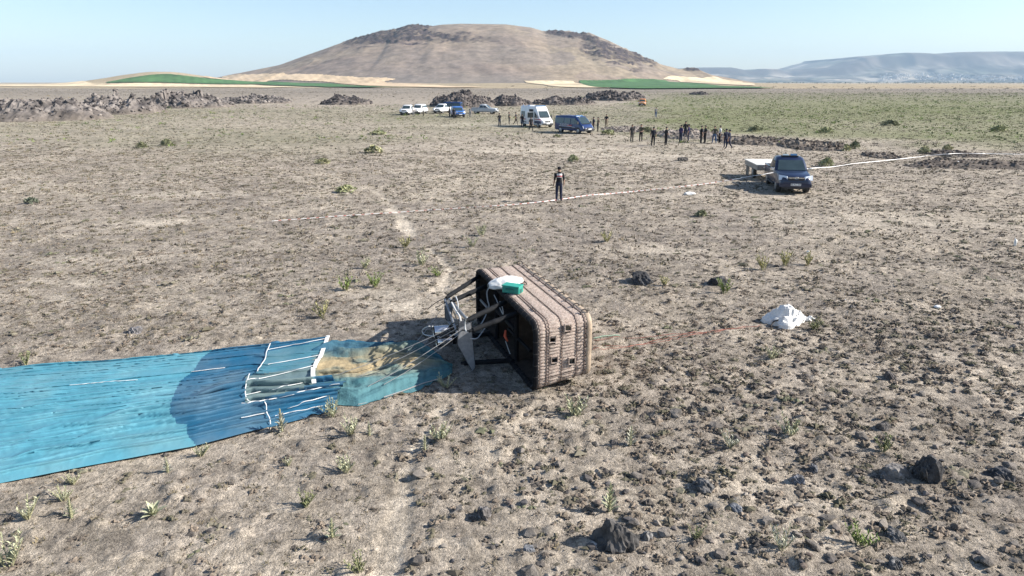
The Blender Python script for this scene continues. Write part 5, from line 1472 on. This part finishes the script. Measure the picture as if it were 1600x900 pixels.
def pickup(label, pos, hd, color, detail=True, suv=False, group=None, plate=None, beacon=False, name="pickup_truck", tapeless=True):
    root = veh_root(name, label, "pickup truck" if not suv else "car", group, pos, hd)
    z0 = .40
    shell([(-2.58, .80, .52, .98, .97), (-2.50, .87, .46, 1.02, .97), (-1.0, .89, z0, 1.06, .97), (-.9, .90, z0, 1.10, .96), (.9, .90, z0, 1.12, .95), (1.25, .89, z0, 1.12, .94), (1.9, .88, z0, 1.06, .92), (2.30, .84, .42, .98, .90), (2.50, .78, .44, .88, .90), (2.56, .66, .50, .78, .92)], "body", color, root)
    # cabin
    xr = -2.1 if suv else -.98
    def ring(x0, x1, w, z): 
        r = .12; return [(x0, -w + r, z), (x0 + r, -w, z), (x1 - r, -w, z), (x1, -w + r, z), (x1, w - r, z), (x1 - r, w, z), (x0 + r, w, z), (x0, w - r, z)]
    x0b, x1b, wb = xr, 1.08, .865; x0t, x1t, wt = xr + .30, .22, .69
    MB().loft([ring(x0b, x1b, wb, 1.08), ring(x0b + .22, x1b - .62, wb - .11, 1.60), ring(x0t, x1t, wt, 1.74), ring(x0t + .12, x1t - .10, wt - .10, 1.785)]).build("cabin", color, root, ang=50)
    L = lambda xb, xt, t: xb + (xt - xb) * t
    ws = [(x1b, -wb + .09, 1.10), (x1b, wb - .09, 1.10), (x1b - .66, wb - .20, 1.63), (x1b - .66, -wb + .20, 1.63)]
    MB().panel(ws, .02, .98, .05, .97, .022, .03).build("windscreen", GLASS, root)
    rw = [(x0b, wb - .09, 1.10), (x0b, -wb + .09, 1.10), (x0b + .23, -wb + .20, 1.62), (x0b + .23, wb - .20, 1.62)]
    MB().panel(rw, .05, .95, .12, .92, .012, .02).build("rear_window", GLASS, root)
    for sd in (-1, 1):
        q = [(x0b + .08, sd * wb, 1.10), (x1b - .10, sd * wb, 1.10), (x1b - .70, sd * (wb - .115), 1.61), (x0b + .28, sd * (wb - .115), 1.61)]
        if sd > 0: q = [q[1], q[0], q[3], q[2]]
        cuts = [(.04, .46), (.50, .93)] if not suv else [(.03, .30), (.33, .62), (.65, .94)]
        for a, b in cuts:
            if sd > 0: a, b = 1 - b, 1 - a
            MB().panel(q, a, b, .12, .90, .012, .02).build("side_window", GLASS, root)
        MB().box((.90, sd * .99, 1.16), (.12, .20, .17)).build("mirror", CHROME if detail else color, root)
        MB().box((.05, sd * .895, .88), (.18, .03, .03)).build("door_handle", CHROME, root)
        MB().box((.10, sd * .90, .40), (2.0, .12, .06)).build("side_step", PLAST, root)
        hl = [(2.34, sd * .50, .80), (2.47, sd * .46, .74), (2.30, sd * .80, .78)]
        MB().panel([(2.53, sd * .40, .74), (2.36, sd * .87, .74), (2.22, sd * .86, 1.02), (2.44, sd * .44, .97)] if sd > 0 else [(2.36, -.87, .74), (2.53, -.40, .74), (2.44, -.44, .97), (2.22, -.86, 1.02)], 0, 1, 0, 1, .05, .08).build("headlight", LAMP, root)
        MB().wheel((2.50, sd * .62, .53), .06, .05, 12).build("fog_lamp", LAMP, root)
        MB().box((-2.55, sd * .79, .86), (.06, .13, .34)).build("tail_light", AMBER, root)
    if not suv:
        for sd in (-1, 1): MB().box((-1.78, sd * .84, 1.09), (1.55, .09, .09)).build("bed_rail", color, root)
        MB().box((-2.54, 0, .90), (.07, 1.6, .42)).build("tailgate", color, root)
        MB().box((-1.78, 0, 1.055), (1.45, 1.5, .04)).build("cargo_bed_shade", SHADE, root)  # flat dark slab: the shade of a recessed bed put into colour
    MB().box((2.50, 0, .50), (.16, 1.62, .20)).build("front_bumper", color if detail else PLAST, root)
    MB().box((2.545, 0, .85), (.07, .80, .18)).build("grille", PLAST, root)
    MB().box((2.585, 0, .90), (.03, .82, .045)).build("grille_bar", CHROME, root)
    em = MB(); em.tube([(2.60, .085 * math.cos(a), .895 + .06 * math.sin(a)) for a in np.linspace(0, 2 * math.pi, 15)], .012, 5, False); em.build("emblem", CHROME, root)
    plates(root, 2.60, .545, 1, 0, plate); MB().box((2.45, 0, .36), (.18, 1.3, .12)).build("skid_plate", PLAST, root)
    MB().box((-2.62, 0, .52), (.12, 1.6, .12)).build("rear_bumper", CHROME, root); plates(root, -2.69, .66, -1)
    wheels(root, (-1.53, 1.56), 1.66, .375, .25)
    if beacon:
        MB().box((.05, 0, 1.81), (.24, .9, .05)).build("beacon_base", PLAST, root)
        MB().box((.05, .20, 1.87), (.20, .34, .11)).build("beacon", BLUEL, root); MB().box((.05, -.22, 1.86), (.18, .3, .09)).build("beacon", mat("beacon_clear", (.45, .55, .60), .2), root)
        MB().tube([(.2, -.45, 1.78), (.05, -.46, 2.2)], .008, 5).build("antenna", PLAST, root)
    return root
def van(label, pos, hd, color, H=1.97, L=5.0, kind="van", group=None, name="van", lower=None):
    root = veh_root(name, label, "van" if kind == "van" else "ambulance", group, pos, hd)
    h = L / 2; w = .95 if H < 2.3 else .99; fz = 1.12 if H < 2.3 else 1.28
    xa, xb = (h - 1.55, h - .62) if H < 2.3 else (h - 1.85, h - .80)        # roof end and windscreen foot
    shell([(-h, w * .93, .42, H - .10, .90), (-h + .08, w * .985, .34, H - .02, .89), (-h + .5, w, .32, H, .88), (xa - .35, w, .32, H, .88), (xa, w, .32, H - .05, .87, .12), (xa + (xb - xa) * .5, w, .32, (H + fz) / 2 + .03, .86, .10), (xb, w * .99, .32, fz, .92), (h - .35, w * .95, .33, fz - .20, .88), (h - .10, w * .86, .36, fz - .38, .86), (h, w * .70, .42, fz - .52, .86)], "body", color, root)
    t = .87
    ws = [(xb + .02, -w * .80, fz - .01), (xb + .02, w * .80, fz - .01), (xa + .02, w * .70, H - .07), (xa + .02, -w * .70, H - .07)]
    MB().panel(ws, .02, .98, .03, .93 if H < 2.3 else .60, .045, .05).build("windscreen", GLASS, root)
    MB().box((xb + .06, 0, fz + .0), (.10, 1.3, .03)).build("wiper", PLAST, root)
    wz0, wz1 = (1.12, H - .22) if H < 2.3 else (1.30, 2.02)
    yb = lambda z: w * (1 - .12 * max(0, (z - (.32 + H) / 2)) / ((H - .32) / 2)) + .004
    for sd in (-1, 1):
        def sw(x0, x1, zt0=wz1, zt1=wz1, nm="side_window", m=GLASS, z0=wz0):
            q = [(x0, sd * yb(z0), z0), (x1, sd * yb(z0), z0), (x1 - (.0 if zt1 == wz1 else .0), sd * yb(zt1), zt1), (x0, sd * yb(zt0), zt0)]
            if sd > 0: q = [q[1], q[0], q[3], q[2]]
            return MB().panel(q, 0, 1, 0, 1, .014, .03).build(nm, m, root)
        sw(xa - .62, xa + .05); 
        qf = [(xa + .10, sd * yb(wz0), wz0), (xb - .12, sd * yb(wz0), wz0), (xb - .16, sd * yb(wz0), wz0 + .04), (xa + .10, sd * yb(wz1 - .12), wz1 - .12)]
        if sd > 0: qf = [qf[1], qf[0], qf[3], qf[2]]
        MB().panel(qf, 0, 1, 0, 1, .014, .03).build("side_window", GLASS, root)
        if kind == "van":
            sw(xa - 1.75, xa - .72); sw(-h + .18, xa - 1.85)
        else:
            if sd > 0: sw(-h + .5, xa - .9)
            else: sw(-h + .35, -h + 1.35)
        MB().box((xb - .28, sd * (w + .14), wz0 + .12), (.13, .22, .30)).build("mirror", PLAST, root)
        hx = h - .16
        MB().panel([(h - .04, sd * .46, fz - .56), (h - .22, sd * w * .86, fz - .50), (h - .42, sd * w * .84, fz - .22), (h - .20, sd * .50, fz - .36)] if sd > 0 else [(h - .22, -w * .86, fz - .50), (h - .04, -.46, fz - .56), (h - .20, -.50, fz - .36), (h - .42, -w * .84, fz - .22)], 0, 1, 0, 1, .05, .09).build("headlight", LAMP, root)
        MB().box((-h + .0, sd * w * .90, 1.0), (.05, .10, .45)).build("tail_light", AMBER, root)
        MB().box((-.1, sd * (w + .012), .62), (L * .62, .03, .10)).build("side_moulding", PLAST, root)
    MB().box((h - .03, 0, .50), (.18, 1.62, .24)).build("front_bumper", PLAST if H < 2.3 else (lower or PLAST), root)
    MB().box((h - .02, 0, fz - .46), (.10, .80, .16)).build("grille", PLAST, root); MB().wheel((0, 0, 0), .07, .03, 14)
    MB().box((h + .05, 0, fz - .42), (.02, .14, .09)).build("emblem", CHROME, root)
    plates(root, h + .07, .56, 1); plates(root, -h - .02, .8, -1)
    MB().box((-h, 0, .46), (.14, 1.7, .16)).build("rear_bumper", PLAST, root)
    rw = [(-h, w * .8, wz0), (-h, -w * .8, wz0), (-h + .03, -w * .72, wz1), (-h + .03, w * .72, wz1)]
    MB().panel(rw, .03, .97, .0, .95, .03, .05).build("rear_window", GLASS, root)
    wheels(root, (-h + 1.05, h - .95), w * 2 - .06, .34, .23)
    return root, dict(h=h, w=w, xa=xa, xb=xb, fz=fz, yb=yb, H=H)
def aim(front, rear):            # pixel of near-side front and rear wheel contact -> middle, heading, unit across
    a = G(*front)[:2]; b = G(*rear)[:2]; d = a - b; hd = math.atan2(d[1], d[0]); return (a + b) / 2, hd
NAVY = paint("navy_paint", (.005, .013, .046), .03); WHITEP = paint("white_paint", (.76, .76, .75), .12); SILVER = paint("silver_paint", (.40, .42, .44), .15); BLUEP = paint("blue_paint", (.010, .036, .135), .05); ORANGE = paint("orange_paint", (.62, .24, .04), .2); MIDB = paint("bright_blue_paint", (.025, .13, .42), .1)
mid, hd = aim((1211, 300.5), (1197.5, 291))
hd = math.radians(-101)
ctr = G(1236, 300)[:2] - np.array([math.cos(hd), math.sin(hd)]) * 1.55
pickup("dark blue double cab pickup with blue roof beacon parked before the tape", ctr, hd, NAVY, plate="50 AC 250", beacon=True)
# flat trailer behind it
def trailer():
    c = ctr - np.array([math.cos(hd), math.sin(hd)]) * 5.2 + np.array([-.45, -.4])
    root = veh_root("flatbed_trailer", "pale flatbed trailer hitched behind the dark blue pickup", "trailer", None, c, hd + .10)
    wt = mat("trailer_deck", (.70, .68, .62), .7, 0, .12, 5, dust=((.5, .44, .36), .5)); dk = mat("trailer_steel", (.30, .28, .25), .6, .2, .25, 8)
    for k in range(7): MB().box((0, -.93 + k * .31, .98), (3.3, .304, .05)).build("deck_board", wt, root)
    for sd in (-1, 1): MB().box((0, sd * 1.0, .80), (3.3, .06, .30)).build("side_rail", dk, root)
    for x in (-1.62, 1.62): MB().box((x, 0, .80), (.06, 2.0, .30)).build("end_rail", dk, root)
    MB().tube([(1.6, .7, .84), (2.75, 0, .52)], .045, 8).build("drawbar", dk, root); MB().tube([(1.6, -.7, .84), (2.75, 0, .52)], .045, 8).build("drawbar", dk, root)
    for x, y in ((-1.5, .9), (-1.5, -.9), (-1.1, -.9)): MB().box((x, y, .42), (.09, .09, .82)).build("support_leg", dk, root)
    for sd in (-1, 1):
        o = MB().wheel((.1, sd * .82, .36), .36, .22).build("wheel", TYRE, root); MB().wheel((.1, sd * .84, .36), .21, .22, 14).build("rim", RIM, o)
    MB().wheel((.9, .55, 1.12), .14, .2, 14).build("winch", PLAST, root)
trailer()
mid, hd2 = aim((903, 209.5), (875, 207)); hd2 = math.radians(-51)
across = np.array([-math.sin(hd2), math.cos(hd2)])
r, q = van("blue minibus with red and white side lettering right of the ambulance", mid + across * .92, hd2, BLUEP)
sd = -1; y = sd * (q["w"] + .012)
text_mesh("JANDARMA", .30, STRIPE_W, r, (-.75, y - .01, .98), (math.pi / 2, 0, 0))
MB().box((-.60, y, .80), (2.2, .02, .05)).build("white_stripe", STRIPE_W, r); MB().box((.10, y - .003, .90), (.75, .02, .15)).build("red_stripe", STRIPE_R, r); MB().box((.75, y - .003, .74), (.5, .02, .045)).build("white_stripe", STRIPE_W, r)
MB().box((.62, 0, 2.0), (.26, 1.1, .10)).build("beacon", BLUEL, r)
MB().box((-.8, 0, 1.995), (1.9, 1.3, .03)).build("roof_panel", BLUEP, r)
mid, hd3 = aim((840, 199.5), (818.5, 197)); hd3 = math.radians(-62)
across = np.array([-math.sin(hd3), math.cos(hd3)])
r, q = van("white high roofed ambulance with its side door open among the officers", mid + across * .95, hd3, WHITEP, 2.72, 5.9, "ambulance", None, "ambulance", PLAST)
y = -(q["w"] + .005)
MB().box((q["xa"] - .95, y * .965, 1.36), (.98, .10, 1.95)).build("doorway_shade", SHADE, r)  # dark slab painted as the shaded opening, no hollow behind it
qd = [(q["xa"] - .02, y - .02, .45), (q["xa"] - .45, y - .95, .45), (q["xa"] - .45, y - .93, 2.05), (q["xa"] - .02, y - .02, 2.05)]
do = MB().panel(qd, 0, 1, 0, 1, .0, .06).build("open_door", WHITEP, r); MB().panel(qd, .12, .88, .52, .94, .012, .09).build("door_window", GLASS, do)
MB().box((1.75, y, .72), (2.1, .03, .32)).build("dark_sill", mat("ambulance_navy", (.05, .055, .10), .5), r); MB().box((1.72, y - .004, 1.08), (1.9, .025, .09)).build("red_stripe", STRIPE_R, r); MB().box((-2.0, y - .004, 1.0), (1.5, .025, .10)).build("red_stripe", STRIPE_R, r)
MB().box((q["xa"] - .25, 0, 2.76), (.28, 1.5, .12)).build("beacon", BLUEL, r); MB().box((-1.6, 0, 2.755), (1.0, .9, .10)).build("roof_unit", mat("roof_grey", (.45, .47, .5), .5), r)
for x in (-2.5, -.9): MB().box((x, -.7, 2.77), (.12, .12, .14)).build("side_marker", BLUEL, r)
D = math.radians
pickup("white pickup facing the camera, leftmost of the far parked vehicles", G(632, 180.0)[:2] + np.array([.3, 2.2]), D(-98), WHITEP, False, name="pickup_truck")
pickup("white estate car tucked in just right of the leftmost white pickup", G(653, 178.5)[:2] + np.array([0, 2.0]), D(-104), WHITEP, False, True, name="parked_car")
pickup("white pickup parked left of the dark blue van in the far row", G(690, 177)[:2] + np.array([0, 1.0]), D(-108), WHITEP, False, name="pickup_truck")
r, q = van("dark blue van half hidden behind the bright blue car", G(700, 176)[:2] + np.array([0, 4.0]), D(170), BLUEP, 1.95, 5.0)
pickup("bright blue car facing the camera in front of the dark blue van", G(714, 183.5)[:2] + np.array([0, 1.6]), D(-74), MIDB, False, True, name="parked_car")
pickup("silver pickup seen side on with its nose to the right", G(757, 178)[:2] + np.array([0, .9]), D(-12), SILVER, False, name="pickup_truck")
pickup("small orange vehicle alone on the grass below the pointed lava mound", G(1005, 166)[:2] + np.array([0, 1.5]), D(-102), ORANGE, False, True, name="parked_car")

# ------------------------------------------------------------------ people
SKIN = mat("skin", (.36, .215, .15), .6, 0, .1, 12)
def cloth(n, c): return mat(n, c, .85, 0, .22, 14, .3, 60, .2)
HAIRM = mat("dark_hair", (.02, .016, .013), .7); SHOE = mat("boots", (.03, .027, .025), .6)
POSES = {}
def body(pose, fingers=False):
    """one skinned figure facing +X; returns mesh with slots skin, top, trousers, boots"""
    if pose in POSES: return POSES[pose]
    arm, leg = pose
    V = [(0, 0, .95), (0, 0, 1.13), (.005, 0, 1.33), (0, 0, 1.455), (.012, 0, 1.545), (.022, 0, 1.635), (.012, 0, 1.725)]
    Rr = [(.150, .125), (.138, .115), (.172, .13), (.068, .062), (.066, .07), (.084, .098), (.06, .07)]
    E = [(0, 1, 't'), (1, 2, 's'), (2, 3, 's'), (3, 4, 'k'), (4, 5, 'k'), (5, 6, 'k')]
    def add(p, r, par, lab):
        V.append(p); Rr.append(r if isinstance(r, tuple) else (r, r)); E.append((par, len(V) - 1, lab)); return len(V) - 1
    for sd in (-1, 1):
        sh = add((-.005, sd * .185, 1.395), .074, 2, 's')
        if arm == "hang": pts = [(-.03, .235, 1.12), (.035, .255, .90), (.055, .25, .815)]
        elif arm == "clasp": pts = [(-.02, .255, 1.13), (.19, .12, 1.03), (.23, .045, 1.02)]
        elif arm == "hips": pts = [(-.06, .33, 1.16), (.03, .20, 1.0), (.05, .14, .985)]
        elif arm == "phone": pts = [(-.01, .235, 1.13), (.21, .16, 1.22), (.27, .12, 1.30)] if sd > 0 else [(-.03, .235, 1.12), (.035, .255, .90), (.055, .25, .815)]
        elif arm == "back": pts = [(-.09, .25, 1.13), (-.16, .13, .97), (-.17, .05, .94)]
        else: pts = [(.17, .22, 1.24), (.42, .18, 1.27), (.50, .17, 1.28)] if sd > 0 else [(-.08, .24, 1.14), (.02, .25, .92), (.04, .25, .84)]
        P = [(x, sd * yy, z) for x, yy, z in pts]
        el = add(P[0], .054, sh, 's'); wr = add(P[1], .031, el, 'a'); ha = add(P[2], (.036, .024), wr, 'a')
        d = Vector(P[2]) - Vector(P[1]); d.normalize(); sdv = Vector((1, 0, 0)) if abs(d.z) > .6 else Vector((0, 0, 1))
        for k in range(4):
            f0 = Vector(P[2]) + d * .035 + sdv * (k - 1.5) * .017
            a = add(tuple(f0), .0095, ha, 'a'); add(tuple(f0 + d * (.05, .058, .055, .044)[k] + Vector((.008, -sd * .008, 0))), .007, a, 'a')
        a = add(tuple(Vector(P[2]) + sdv * .04 + d * .0), .0105, ha, 'a'); add(tuple(Vector(P[2]) + sdv * .055 + d * .04), .008, a, 'a')
        hp = add((0, sd * .09, .90), .108, 0, 't')
        if leg == "stand": L = [(.015, .105, .49), (-.025, .115, .10), (.12, .14, .045)]
        elif leg == "wide": L = [(.02, .15, .49), (-.02, .20, .10), (.12, .24, .045)]
        else: L = [(.14, .10, .50), (.20, .11, .11), (.34, .12, .05)] if sd > 0 else [(-.06, .10, .49), (-.30, .11, .16), (-.20, .12, .05)]
        kn = add((L[0][0], sd * L[0][1], L[0][2]), .078, hp, 't'); an = add((L[1][0], sd * L[1][1], L[1][2]), .056, kn, 't'); add((L[2][0], sd * L[2][1], L[2][2]), (.042, .034), an, 'b')
    me = bpy.data.meshes.new("body"); me.from_pydata(V, [(a, b) for a, b, _ in E], []); o = bpy.data.objects.new("body", me); COL.objects.link(o)
    md = o.modifiers.new("skin", 'SKIN'); md.use_smooth_shade = True
    for i, sv_ in enumerate(me.skin_vertices[0].data): sv_.radius = Rr[i]; sv_.use_root = (i == 0)
    ss = o.modifiers.new("sub", 'SUBSURF'); ss.levels = 1; ss.render_levels = 1
    me.materials.clear()
    m2 = bpy.data.meshes.new_from_object(o.evaluated_get(bpy.context.evaluated_depsgraph_get())); bpy.data.objects.remove(o)
    n = len(m2.vertices); co = np.empty(n * 3, np.float32); m2.vertices.foreach_get("co", co); co = co.reshape(-1, 3)
    # nose, brow and ears pulled out of the head
    hx = (co[:, 2] > 1.52) & (co[:, 2] < 1.72)
    co[:, 0] += np.where(hx & (co[:, 0] > .05), .028 * np.exp(-((co[:, 1]) / .018) ** 2 - ((co[:, 2] - 1.605) / .022) ** 2), 0)
    co[:, 1] += np.where(hx, np.sign(co[:, 1]) * .022 * np.exp(-((co[:, 0] - .01) / .025) ** 2 - ((co[:, 2] - 1.62) / .03) ** 2) * (np.abs(co[:, 1]) > .05), 0)
    m2.vertices.foreach_set("co", co.ravel())
    A = np.array([V[a] for a, b, _ in E]); B = np.array([V[b] for a, b, _ in E]); lab = np.array([{'k': 0, 'a': 0, 's': 1, 't': 2, 'b': 3}[l] for _, _, l in E])
    fc = np.empty(len(m2.polygons) * 3, np.float32); m2.polygons.foreach_get("center", fc); fc = fc.reshape(-1, 3)
    for m in (SKIN, SHOE, SHOE, SHOE): m2.materials.append(m)
    d = B - A; L2 = (d * d).sum(1) + 1e-9
    t = np.clip(((fc[:, None] - A[None]) * d[None]).sum(-1) / L2, 0, 1); dist = np.linalg.norm(fc[:, None] - A[None] - t[..., None] * d[None], axis=-1)
    fl = lab[dist.argmin(1)]; fl = np.where((fl == 2) & (fc[:, 2] > .98), 1, fl); fl = np.where((fl != 0) & (fc[:, 2] < .10), 3, fl); fl = np.where((fl == 0) & (fc[:, 2] < 1.50) & (np.abs(fc[:, 1]) < .12) & (fc[:, 2] > 1.40), 1, fl)
    fl = np.where((fl == 0) & (fc[:, 2] > .80) & (fc[:, 2] < 1.35) & (np.abs(fc[:, 1]) < .215) & (fc[:, 0] < .13) & (fc[:, 0] > -.135), np.where(fc[:, 2] > .98, 1, 2), fl)
    m2.polygons.foreach_set("material_index", fl.astype(np.int32)); m2.polygons.foreach_set("use_smooth", np.ones(len(fl), bool))
    POSES[pose] = m2
    return m2
PPLG = "people standing about on the far plain"
def person(label, px, py, face, arm, leg, top, trs, cap=None, h=1.76, sleeve=False, extra=None, group=PPLG):
    c = G(px, py); k = h / 1.79
    root = empty("person", (c[0], c[1], gc(c[0], c[1])), math.radians(face), label, "person", group); root.scale = (k, k, k)
    me = body((arm, leg)).copy()
    for i, m in enumerate((SKIN, top, trs, SHOE)): me.materials[i] = m
    link(bpy.data.objects.new("body", me), root)
    rings = []
    for z, r in ((1.60, .0), (1.615, .098), (1.66, .108), (1.71, .096), (1.745, .066), (1.762, .02)):
        rings.append([(.006 + (.098 if False else 0) + max(r, .001) * 1.12 * math.cos(a) - (.03 if math.cos(a) > .3 and z < 1.68 else 0) * 1.0, max(r, .001) * .95 * math.sin(a), z + (.045 if math.cos(a) > .2 and z < 1.66 else 0)) for a in np.linspace(0, 2 * math.pi, 17)[:-1]])
    MB().loft(rings).build("hair" if cap is None else "cap", HAIRM if cap is None else cap, root)
    if cap is not None:
        MB().loft([[(.07 + .11 * t, .075 * s_ * (1 - .35 * t), 1.672 - .015 * t + dz) for s_ in (-1, -.4, .4, 1)] for t, dz in ((0, 0), (.6, 0), (1, 0))], cap=False, closed=False).build("cap_peak", cap, root)
    ey = MB()
    for s_ in (-1, 1): ey.box((.098, s_ * .033, 1.645), (.012, .022, .012))
    ey.build("eyes", HAIRM, root)
    if extra == "vest":
        rg = []
        for z, rx, ry in ((1.04, .130, .150), (1.18, .128, .150), (1.32, .142, .185), (1.41, .118, .17)):
            rg.append([(rx * math.cos(a), ry * math.sin(a), z) for a in np.linspace(0, 2 * math.pi, 21)[:-1]])
        MB().loft(rg).build("vest", cloth("vest_navy", (.018, .02, .03)), root)
    if extra == "panel":
        def strip(z0, z1, m, nm):
            q = MB(); rr = lambda z: .121 + .03 * math.exp(-((z - 1.33) / .12) ** 2)
            rgs = [[(-rr(z) * math.cos(a) - .004, .172 * math.sin(a), z) for a in np.linspace(-.85, .85, 9)] for z in np.linspace(z0, z1, 5)]
            rgi = [[(x + .01, y_, z) for x, y_, z in r_] for r_ in rgs]
            q.loft(rgs, False, False); q.loft([r_[::-1] for r_ in rgi], False, False); q.build(nm, m, root)
        strip(1.335, 1.425, STRIPE_W, "back_panel"); strip(1.268, 1.333, STRIPE_R, "back_panel"); strip(1.238, 1.266, STRIPE_W, "back_panel")
    return root
bk = cloth("black_cloth", (.016, .016, .019)); nv = cloth("navy_cloth", (.022, .026, .048)); dg = cloth("charcoal_cloth", (.045, .043, .043)); ol = cloth("olive_cloth", (.085, .08, .055)); wh = cloth("white_cloth_shirt", (.66, .66, .64)); tn = cloth("tan_cloth", (.22, .17, .12)); je = cloth("blue_jeans", (.06, .10, .18)); gy = cloth("grey_cloth", (.24, .24, .245)); br = cloth("brown_cloth", (.12, .09, .07)); pu = cloth("indigo_cloth", (.04, .032, .085)); bkc = bk
person("officer seen from behind standing alone by the tape with a white and red back panel", 873, 315.5, 96, "hang", "stand", bk, nv, bk, 1.80, extra="panel", group=None)
person("person in dark top right behind the blue minibus nose", 927, 205, 200, "hang", "stand", nv, dg)
person("person in brown grey clothes standing right of the blue minibus", 934, 205.5, 190, "hips", "stand", br, dg)
person("person in black shirt and tan trousers with hands clasped right of the minibus", 947, 199, 262, "clasp", "stand", bk, tn)
person("person in dark grey standing at the left end of the right crowd", 987, 221.5, -75, "hang", "stand", dg, dg)
person("person in olive top holding something, second from the left in the crowd", 1001, 221.5, 250, "clasp", "stand", ol, bk)
person("officer in black vest nearest the camera in the left part of the crowd", 1020, 228.5, 80, "hang", "stand", dg, bk, bk, 1.8, extra="vest")
person("slim person in black standing fourth from the left in the crowd", 1040, 227.5, 20, "clasp", "stand", bk, bk)
person("person in indigo clothes, left one of the tight trio in the crowd", 1063, 223.5, 30, "clasp", "stand", pu, nv, bk)
person("person in black at the back of the tight trio in the crowd", 1070, 217, -90, "hang", "stand", bk, nv, bk, 1.84)
person("person in indigo clothes, right one of the tight trio in the crowd", 1075, 221.5, 160, "hang", "stand", pu, nv, bk)
person("person in black jacket, left one of the pair mid crowd", 1095, 224, 10, "hang", "stand", bk, dg)
person("person in black, right one of the pair mid crowd with hands joined", 1101, 223, 190, "clasp", "stand", bk, bk)
person("person in olive top and blue jeans in the crowd", 1115.5, 224, 240, "hips", "wide", ol, je)
person("person in white shirt and dark trousers in the crowd", 1124, 223, 180, "hang", "stand", wh, bk)
person("person in dark navy near the right end of the crowd", 1133, 231, 100, "hang", "stand", nv, nv, bk)
person("person in dark navy walking at the right end of the crowd", 1138, 233, 150, "hang", "walk", nv, nv, bk)
person("person in grey alone on the green plain beyond the crowd", 1024.5, 184, -80, "phone", "stand", gy, je)
person("officer in dark clothes left of the ambulance shadow", 780.5, 197, -60, "back", "stand", bk, nv, bk)
person("officer in black between the shadow and the ambulance rear", 795.5, 194.5, 0, "clasp", "stand", bk, bk)
person("officer leaning towards the rear of the ambulance", 806, 195, -10, "reach", "walk", dg, bk)
person("person in dark clothes standing at the ambulance side door", 816, 199, 75, "reach", "stand", bk, nv)
person("officer in black walking in front of the ambulance", 829.5, 205, -60, "hang", "walk", bk, bk, bk)
person("person in white shirt beside the white estate car", 646, 181, -60, "hang", "stand", wh, gy)
person("person in white shirt and dark trousers right of the white estate car", 661.5, 181.5, 170, "hips", "stand", wh, bk)
person("person in dark clothes left of the bright blue car", 702.5, 182.5, -20, "hang", "stand", dg, bk)
person("officer in black standing in front of the bright blue car", 709.5, 186, 100, "hang", "stand", bk, bk, bk, 1.82)
person("pale person standing left of the silver pickup", 735, 183.5, -90, "hang", "stand", gy, gy)
# ------------------------------------------------------------------ haze (air)
def build_haze():
    mb = MB()
    x0, x1, y0, y1, z0, z1 = -15000, 17000, -200, 10500, -12, 420
    vs = [(x, y, z) for x in (x0, x1) for y in (y0, y1) for z in (z0, z1)]
    mb.add(vs, [(0, 1, 3, 2), (4, 6, 7, 5), (0, 4, 5, 1), (2, 3, 7, 6), (0, 2, 6, 4), (1, 5, 7, 3)])
    m = bpy.data.materials.new("air"); m.use_nodes = True
    n = m.node_tree.nodes; n.remove(n["Principled BSDF"])
    v = n.new("ShaderNodeVolumePrincipled"); v.inputs["Color"].default_value = (.60, .80, 1.0, 1); v.inputs["Density"].default_value = 8e-5
    m.node_tree.links.new(v.outputs[0], n["Material Output"].inputs["Volume"])
    o = mb.build("haze", m, smooth=False); tag(o, kind="stuff")
build_haze()
